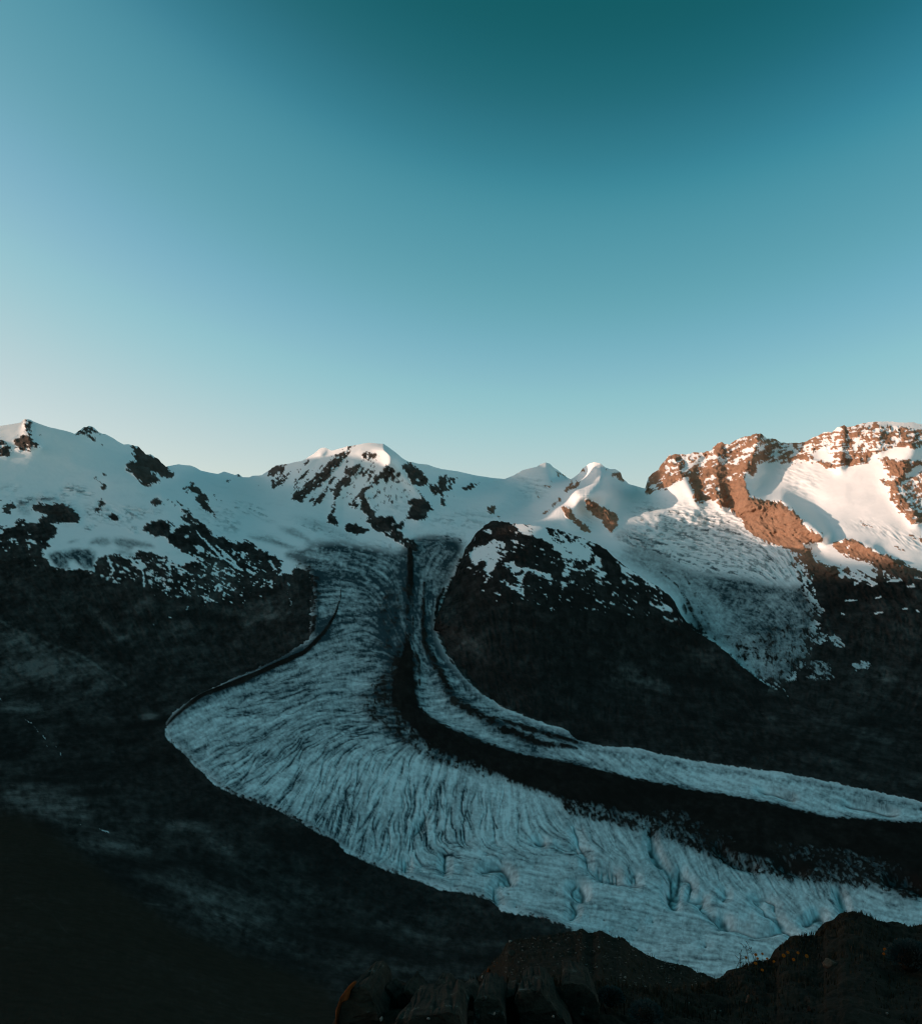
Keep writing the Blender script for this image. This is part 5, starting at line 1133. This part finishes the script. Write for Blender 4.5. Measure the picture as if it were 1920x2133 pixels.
PALE = [(480, 180, 18, 12), (680, 145, 16, 16), (580, 185, 30, 10), (830, 140, 24, 14), (940, 150, 24, 14), (500, 230, 12, 10), (440, 305, 16, 14), (610, 400, 20, 14), (660, 285, 8, 8), (405, 430, 16, 20), (1130, 270, 18, 8), (1080, 250, 16, 10), (820, 450, 18, 10), (1060, 515, 14, 24), (1330, 465, 12, 10), (1580, 540, 12, 10), (1070, 405, 8, 18), (1190, 520, 10, 24), (1160, 540, 14, 18), (430, 530, 9, 9), (455, 495, 12, 9), (495, 480, 16, 8), (565, 435, 10, 7), (635, 460, 9, 9), (725, 590, 10, 7), (290, 575, 12, 8), (1340, 400, 9, 9), (1420, 330, 14, 8), (1480, 385, 8, 8), (1295, 420, 8, 9), (1215, 450, 7, 22), (735, 215, 10, 8), (700, 180, 14, 10), (375, 230, 12, 8), (530, 320, 14, 8), (470, 260, 10, 8), (610, 270, 14, 8)]
for x, y_, w, h in PALE:
    a, b_ = KN(x, y_)
    stone(a, max(b_, k_crest(a) + 2), w / 5.06, h / 5.06, float(k_depth(a, b_)), ST_P, 'small pale stone scattered on the dark stony knoll', 'pale stones on the stony knoll')
for x, y_, w, h, ms, lab in [(315, 212, 40, 26, ST_P, 'pinkish block of stone at the upper left shoulder of the stony knoll'), (1010, 132, 60, 18, ST_D, 'flat grey stone on the crest of the stony knoll'), (1250, 270, 26, 18, ST_P, 'single bright white stone on the slope of the stony knoll'), (315, 335, 110, 36, ST_D, 'long flat greenish rock plate on the left edge of the stony knoll'),
                             (990, 528, 60, 18, ST_D, 'flat stone lying just above the tall streaked slab'), (1525, 592, 30, 30, ST_P, 'pale blue-white stone on the right flank of the stony knoll'), (85, 515, 40, 36, ST_O, 'largest rust-orange stone at the left foot of the stony knoll'), (148, 474, 22, 18, ST_O, 'small rust-orange stone just above the largest orange one'),
                             (105, 562, 16, 30, ST_O, 'slim orange stone hanging below the largest orange one'), (180, 442, 10, 26, ST_O, 'thin orange splinter, uppermost of the orange stones'), (25, 588, 36, 36, ST_P, 'pale stone left of the orange ones')]:
    a, b_ = KN(x, y_)
    stone(a, b_, w / 5.06, h / 5.06, float(k_depth(a, b_)) - .5, ms, lab)
for z, x, y_, w, h, ms, lab in [('X', 1250, 462, 85, 56, ST_T, 'tan broken stone half buried in the turf below the orange flowers'), ('X', 757, 690, 30, 105, ST_T, 'tall tan stone splinter standing in the dark turf bank'), ('X', 555, 756, 12, 16, ST_P, 'first of two little white pebbles at the foot of the turf bank'), ('X', 588, 752, 12, 10, ST_P, 'second of two little white pebbles at the foot of the turf bank'),
                             ('X', 1606, 768, 16, 24, ST_P, 'white pebble near the lower right corner'), ('X', 1135, 745, 34, 50, ST_D, 'grey stone low on the turf bank'), ('X', 397, 706, 12, 9, ST_P, 'tiny pale pebble left of the tall tan splinter'), ('V', 152, 970, 22, 40, ST_P, 'white pebble lying on the blunt grey slab'), ('V', 770, 1004, 30, 22, ST_P, 'pale pebble on the big smooth tilted slab'), ('S', 775, 725, 36, 60, ST_P, 'pale pebble at the foot of the rounded boulder'), ('S', 1275, 720, 34, 34, ST_P, 'pale pebble on the wide low ledge')]:
    a, b_ = T(z, [(x, y_)])[0]; sc_ = ZO[z][2]
    D = float(n_depth(a, b_)) - .12 if z == 'X' else 4.2
    stone(a, b_, w / sc_, h / sc_, D, ms, lab)

# rock chips strewn over the knoll, too many to count
rr = np.random.default_rng(12); VV, FF = [], []
for k in range(420):
    a = rr.uniform(1005, 1500); b_ = k_crest(a) + 3 + rr.random() ** 1.4 * 105; D = float(k_depth(a, b_)); c = ray(np.float64(a), np.float64(b_), D) + np.array([0, -.1, .06]); r_ = rr.uniform(.02, .075)
    q = rr.normal(size=(4, 3)); q /= np.linalg.norm(q, axis=1)[:, None]; q *= np.array([1.5, .8, .7]) * r_
    i = 4 * k; VV.append(c + q); FF += [(i, i + 1, i + 2), (i, i + 2, i + 3), (i, i + 3, i + 1), (i + 1, i + 3, i + 2)]
tag(mesh_obj('rubble', np.concatenate(VV), np.array(FF), M_PALE, False), 'small grey rock chips strewn over the stony knoll', 'rubble', None, 'stuff')
# grass: uncountable blades on the bank and the knoll
def blades(n, ufn, dfun, hmin, hmax, wid, seed):
    r = np.random.default_rng(seed)
    u, y = ufn(r, n)
    D = dfun(u, y); b0 = ray(u, y, D)
    h = r.uniform(hmin, hmax, n); ang = r.uniform(0, 6.28, n); ln = r.uniform(.1, .8, n)
    tip = b0 + np.stack([np.cos(ang) * ln * h, np.sin(ang) * ln * h, h], 1)
    mid = b0 + np.stack([np.cos(ang) * ln * h * .3, np.sin(ang) * ln * h * .3, h * .6], 1)
    sd = np.stack([-np.sin(ang) , np.cos(ang), np.zeros(n)], 1) * wid
    sd[:, 0] += wid * .6
    b0 = b0 - np.array([0, 0, .02])
    V = np.stack([b0 - sd, b0 + sd, mid + sd * .7, mid - sd * .7, tip], 1).reshape(-1, 3)
    i = np.arange(n)[:, None] * 5
    return V, np.concatenate([i + np.array([0, 1, 2]), i + np.array([0, 2, 3]), i + np.array([3, 2, 4])])
def u_bank(r, n):
    u = r.uniform(1440, 2060, n); t = r.random(n) ** 2.2
    return u, n_crest(u) + 1 + t * 210
V, Fq = blades(6500, u_bank, n_depth, .012, .05, .003, 3)
tag(mesh_obj('grass', V, Fq, M_GRASS, False), 'dry dark grass growing on the near turf bank', 'grass', None, 'stuff')
def u_slab(r, n):
    u = r.uniform(980, 1460, n); t = r.random(n) ** 1.6
    return u, n_crest(u) + t * 60
V, Fq = blades(1800, u_slab, n_depth, .03, .09, .0025, 4)
tag(mesh_obj('grass', V, Fq, M_GRASS, False), 'sparse dry grass among the upright rock slabs', 'grass', None, 'stuff')
def u_kn(r, n):
    u = r.uniform(1000, 1520, n); t = r.random(n) ** 1.3
    return u, k_crest(u) + 1 + t * 100
V, Fq = blades(2600, u_kn, k_depth, .08, .26, .008, 5)
tag(mesh_obj('grass', V, Fq, M_GRASS, False), 'short dark grass on the stony knoll', 'grass', None, 'stuff')

# cushion plants
def cushion(u, y, rad, D, n, seed, label):
    r = np.random.default_rng(seed)
    root = bpy.data.objects.new('cushion_plant', None); coll.objects.link(root)
    c = ray(np.float64(u), np.float64(y), D); root.location = c; R = rad / F * D
    d = r.normal(size=(n, 3)); d /= np.linalg.norm(d, axis=1)[:, None]; d[:, 2] = np.abs(d[:, 2]) * .9
    q = d * (R * r.uniform(.55, 1.05, n) ** .6)[:, None]
    t1 = np.cross(d, r.normal(size=(n, 3))); t1 /= np.linalg.norm(t1, axis=1)[:, None]
    L = R * .16
    V = np.stack([q - t1 * L * .3, q + t1 * L * .3, q + d * L + t1 * L * .1], 1).reshape(-1, 3)
    lf = mesh_obj('foliage', V, np.arange(3 * n).reshape(-1, 3), M_BLUE, False); lf.parent = root
    bm = bmesh.new(); bmesh.ops.create_icosphere(bm, subdivisions=2, radius=R * .6)
    me = bpy.data.meshes.new('core'); bm.to_mesh(me); bm.free(); me.materials.append(M_SOIL)
    co = bpy.data.objects.new('woody_core', me); coll.objects.link(co); co.parent = root
    return tag(root, label, 'plant')
cushion(1272, 2082, 27, 5.4, 1400, 1, 'grey-green cushion plant right of the tall streaked slab')
cushion(1895, 2000, 42, 7.6, 2200, 2, 'grey-green bushy plant on the turf bank at the right edge of the view')
cushion(1022, 2066, 15, 5.3, 600, 3, 'small bluish cushion plant above the blunt grey slab')
cushion(1345, 2118, 34, 4.6, 1400, 4, 'low grey-green cushion plant at the bottom edge, below the larger cushion')

# orange flowers: stem, disc and a ring of petals
def tube(pts, r0, r1, k=5):
    pts = np.array(pts, float); n = len(pts); V = []
    for i in range(n):
        rr = r0 + (r1 - r0) * i / (n - 1)
        for a in range(k): V.append(pts[i] + rr * np.array([math.cos(6.283 * a / k), math.sin(6.283 * a / k), 0]))
    Q = [(i * k + a, i * k + (a + 1) % k, (i + 1) * k + (a + 1) % k, (i + 1) * k + a) for i in range(n - 1) for a in range(k)]
    return np.array(V), np.array(Q)
Vs, Qs = tube([(0, 0, -.03), (.004, 0, .05), (.0, .004, .1), (.006, .002, .15)], .0024, .0016)
stem0 = mesh_obj('stem', Vs, Qs, M_STEM, True)
bm = bmesh.new(); bmesh.ops.create_uvsphere(bm, u_segments=8, v_segments=5, radius=.009)
for v in bm.verts: v.co.z *= .55
me = bpy.data.meshes.new('disc'); bm.to_mesh(me); bm.free(); me.materials.append(M_CORE)
disc0 = bpy.data.objects.new('disc', me); coll.objects.link(disc0)
V, Q3 = [], []
for k in range(11):
    a = 6.283 * k / 11; c_, s_ = math.cos(a), math.sin(a); nx, ny = -s_, c_
    b0 = len(V)
    for rr, ww, zz in ((.006, .0025, .001), (.014, .0045, .004), (.020, .0020, .002)):
        V += [(c_ * rr + nx * ww, s_ * rr + ny * ww, zz), (c_ * rr - nx * ww, s_ * rr - ny * ww, zz)]
    Q3 += [(b0, b0 + 1, b0 + 3, b0 + 2), (b0 + 2, b0 + 3, b0 + 5, b0 + 4)]
pet0 = mesh_obj('petals', np.array(V), np.array(Q3), M_PETAL, False)
FL = [(1554, 1996, 0), (1574, 1990, 0), (1578, 1998, 0), (1588, 1988, 0), (1598, 1998, 0), (1612, 2004, 0), (1632, 1992, 0), (1641, 1985, 0), (1662, 1986, 0), (1653, 2000, 0), (1680, 1993, 0), (1588, 2022, 0), (1574, 2008, 0), (1869, 1960, 1), (1843, 1979, 1), (1878, 1977, 1), (1841, 1988, 1)]
LABF = ['orange flower on a thin stem at the rim of the turf bank, against the ice', 'orange flower on the dark upper slope of the turf bank near the right edge']
FLAB = {0: 'leftmost orange flower at the tip of the turf bank', 10: 'orange flower at the right end of the row along the rim', 11: 'lowest orange flower, below the rest of the rim row', 13: 'uppermost of the four orange flowers near the right edge', 14: 'orange flower left of the uppermost one near the right edge', 15: 'orange flower nearest the grey-green bush at the right edge', 16: 'lowest of the four orange flowers near the right edge'}
for i, (a, b_, g) in enumerate(FL):
    D = float(n_depth(a, max(b_ + 22, n_crest(a)))) - .05
    hd = ray(np.float64(a), np.float64(b_), D)
    root = bpy.data.objects.new('orange_flower', None); coll.objects.link(root)
    hs = prng.uniform(.6, .9)
    root.location = hd - np.array([.006, 0, .15 * hs]); root.scale = (hs, hs, hs)
    lab = FLAB.get(i, LABF[g])
    tag(root, lab, 'flower', ['flowers along the rim of the turf bank', 'flowers near the right edge'][g])
    parts = (stem0, disc0, pet0) if i == 0 else (stem0.copy(), disc0.copy(), pet0.copy())
    for j, q in enumerate(parts):
        if i: coll.objects.link(q)
        q.parent = root
        if j: q.location = (.006, .002, .152)
        if j: q.rotation_euler = (prng.uniform(.4, 1.0), prng.uniform(-.3, .3), 0)
# dry seed stalks standing against the ice
def stalk(u, y, h, seed, label):
    r = np.random.default_rng(seed)
    D = float(n_depth(u, y)); root = bpy.data.objects.new('dry_stalk', None); coll.objects.link(root); root.location = ray(np.float64(u), np.float64(y), D)
    H = h / F * D; ln = r.uniform(-.35, .35)
    pts = [(ln * H * t * t, .05 * H * t, H * t - .03) for t in (0, .3, .6, 1)]
    o = mesh_obj('stem', *tube(pts, .0035, .0015), M_GRASS, True); o.parent = root
    for k in range(6):
        t = r.uniform(.45, 1.0); base = np.array((ln * H * t * t, .05 * H * t, H * t - .03)); a = r.uniform(0, 6.28)
        d = np.array((math.cos(a) * .9, math.sin(a) * .5, r.uniform(.3, 1))) * H * r.uniform(.12, .28)
        w = mesh_obj('twig', *tube([base, base + d * .6, base + d], .0016, .004), M_GRASS, True); w.parent = root
    return tag(root, label, 'dry plant')
stalk(1542, 2022, 42, 1, 'dry branched stalk leaning at the left tip of the turf bank')
stalk(1560, 2012, 50, 2, 'tallest dry stalk beside the leftmost orange flowers')
stalk(1572, 2008, 44, 3, 'dry stalk standing among the leftmost orange flowers')
stalk(1530, 2032, 40, 4, 'outermost dry stalk hanging over the ice left of the flowers')
stalk(1690, 2012, 30, 5, 'short dry stalk right of the row of rim flowers')
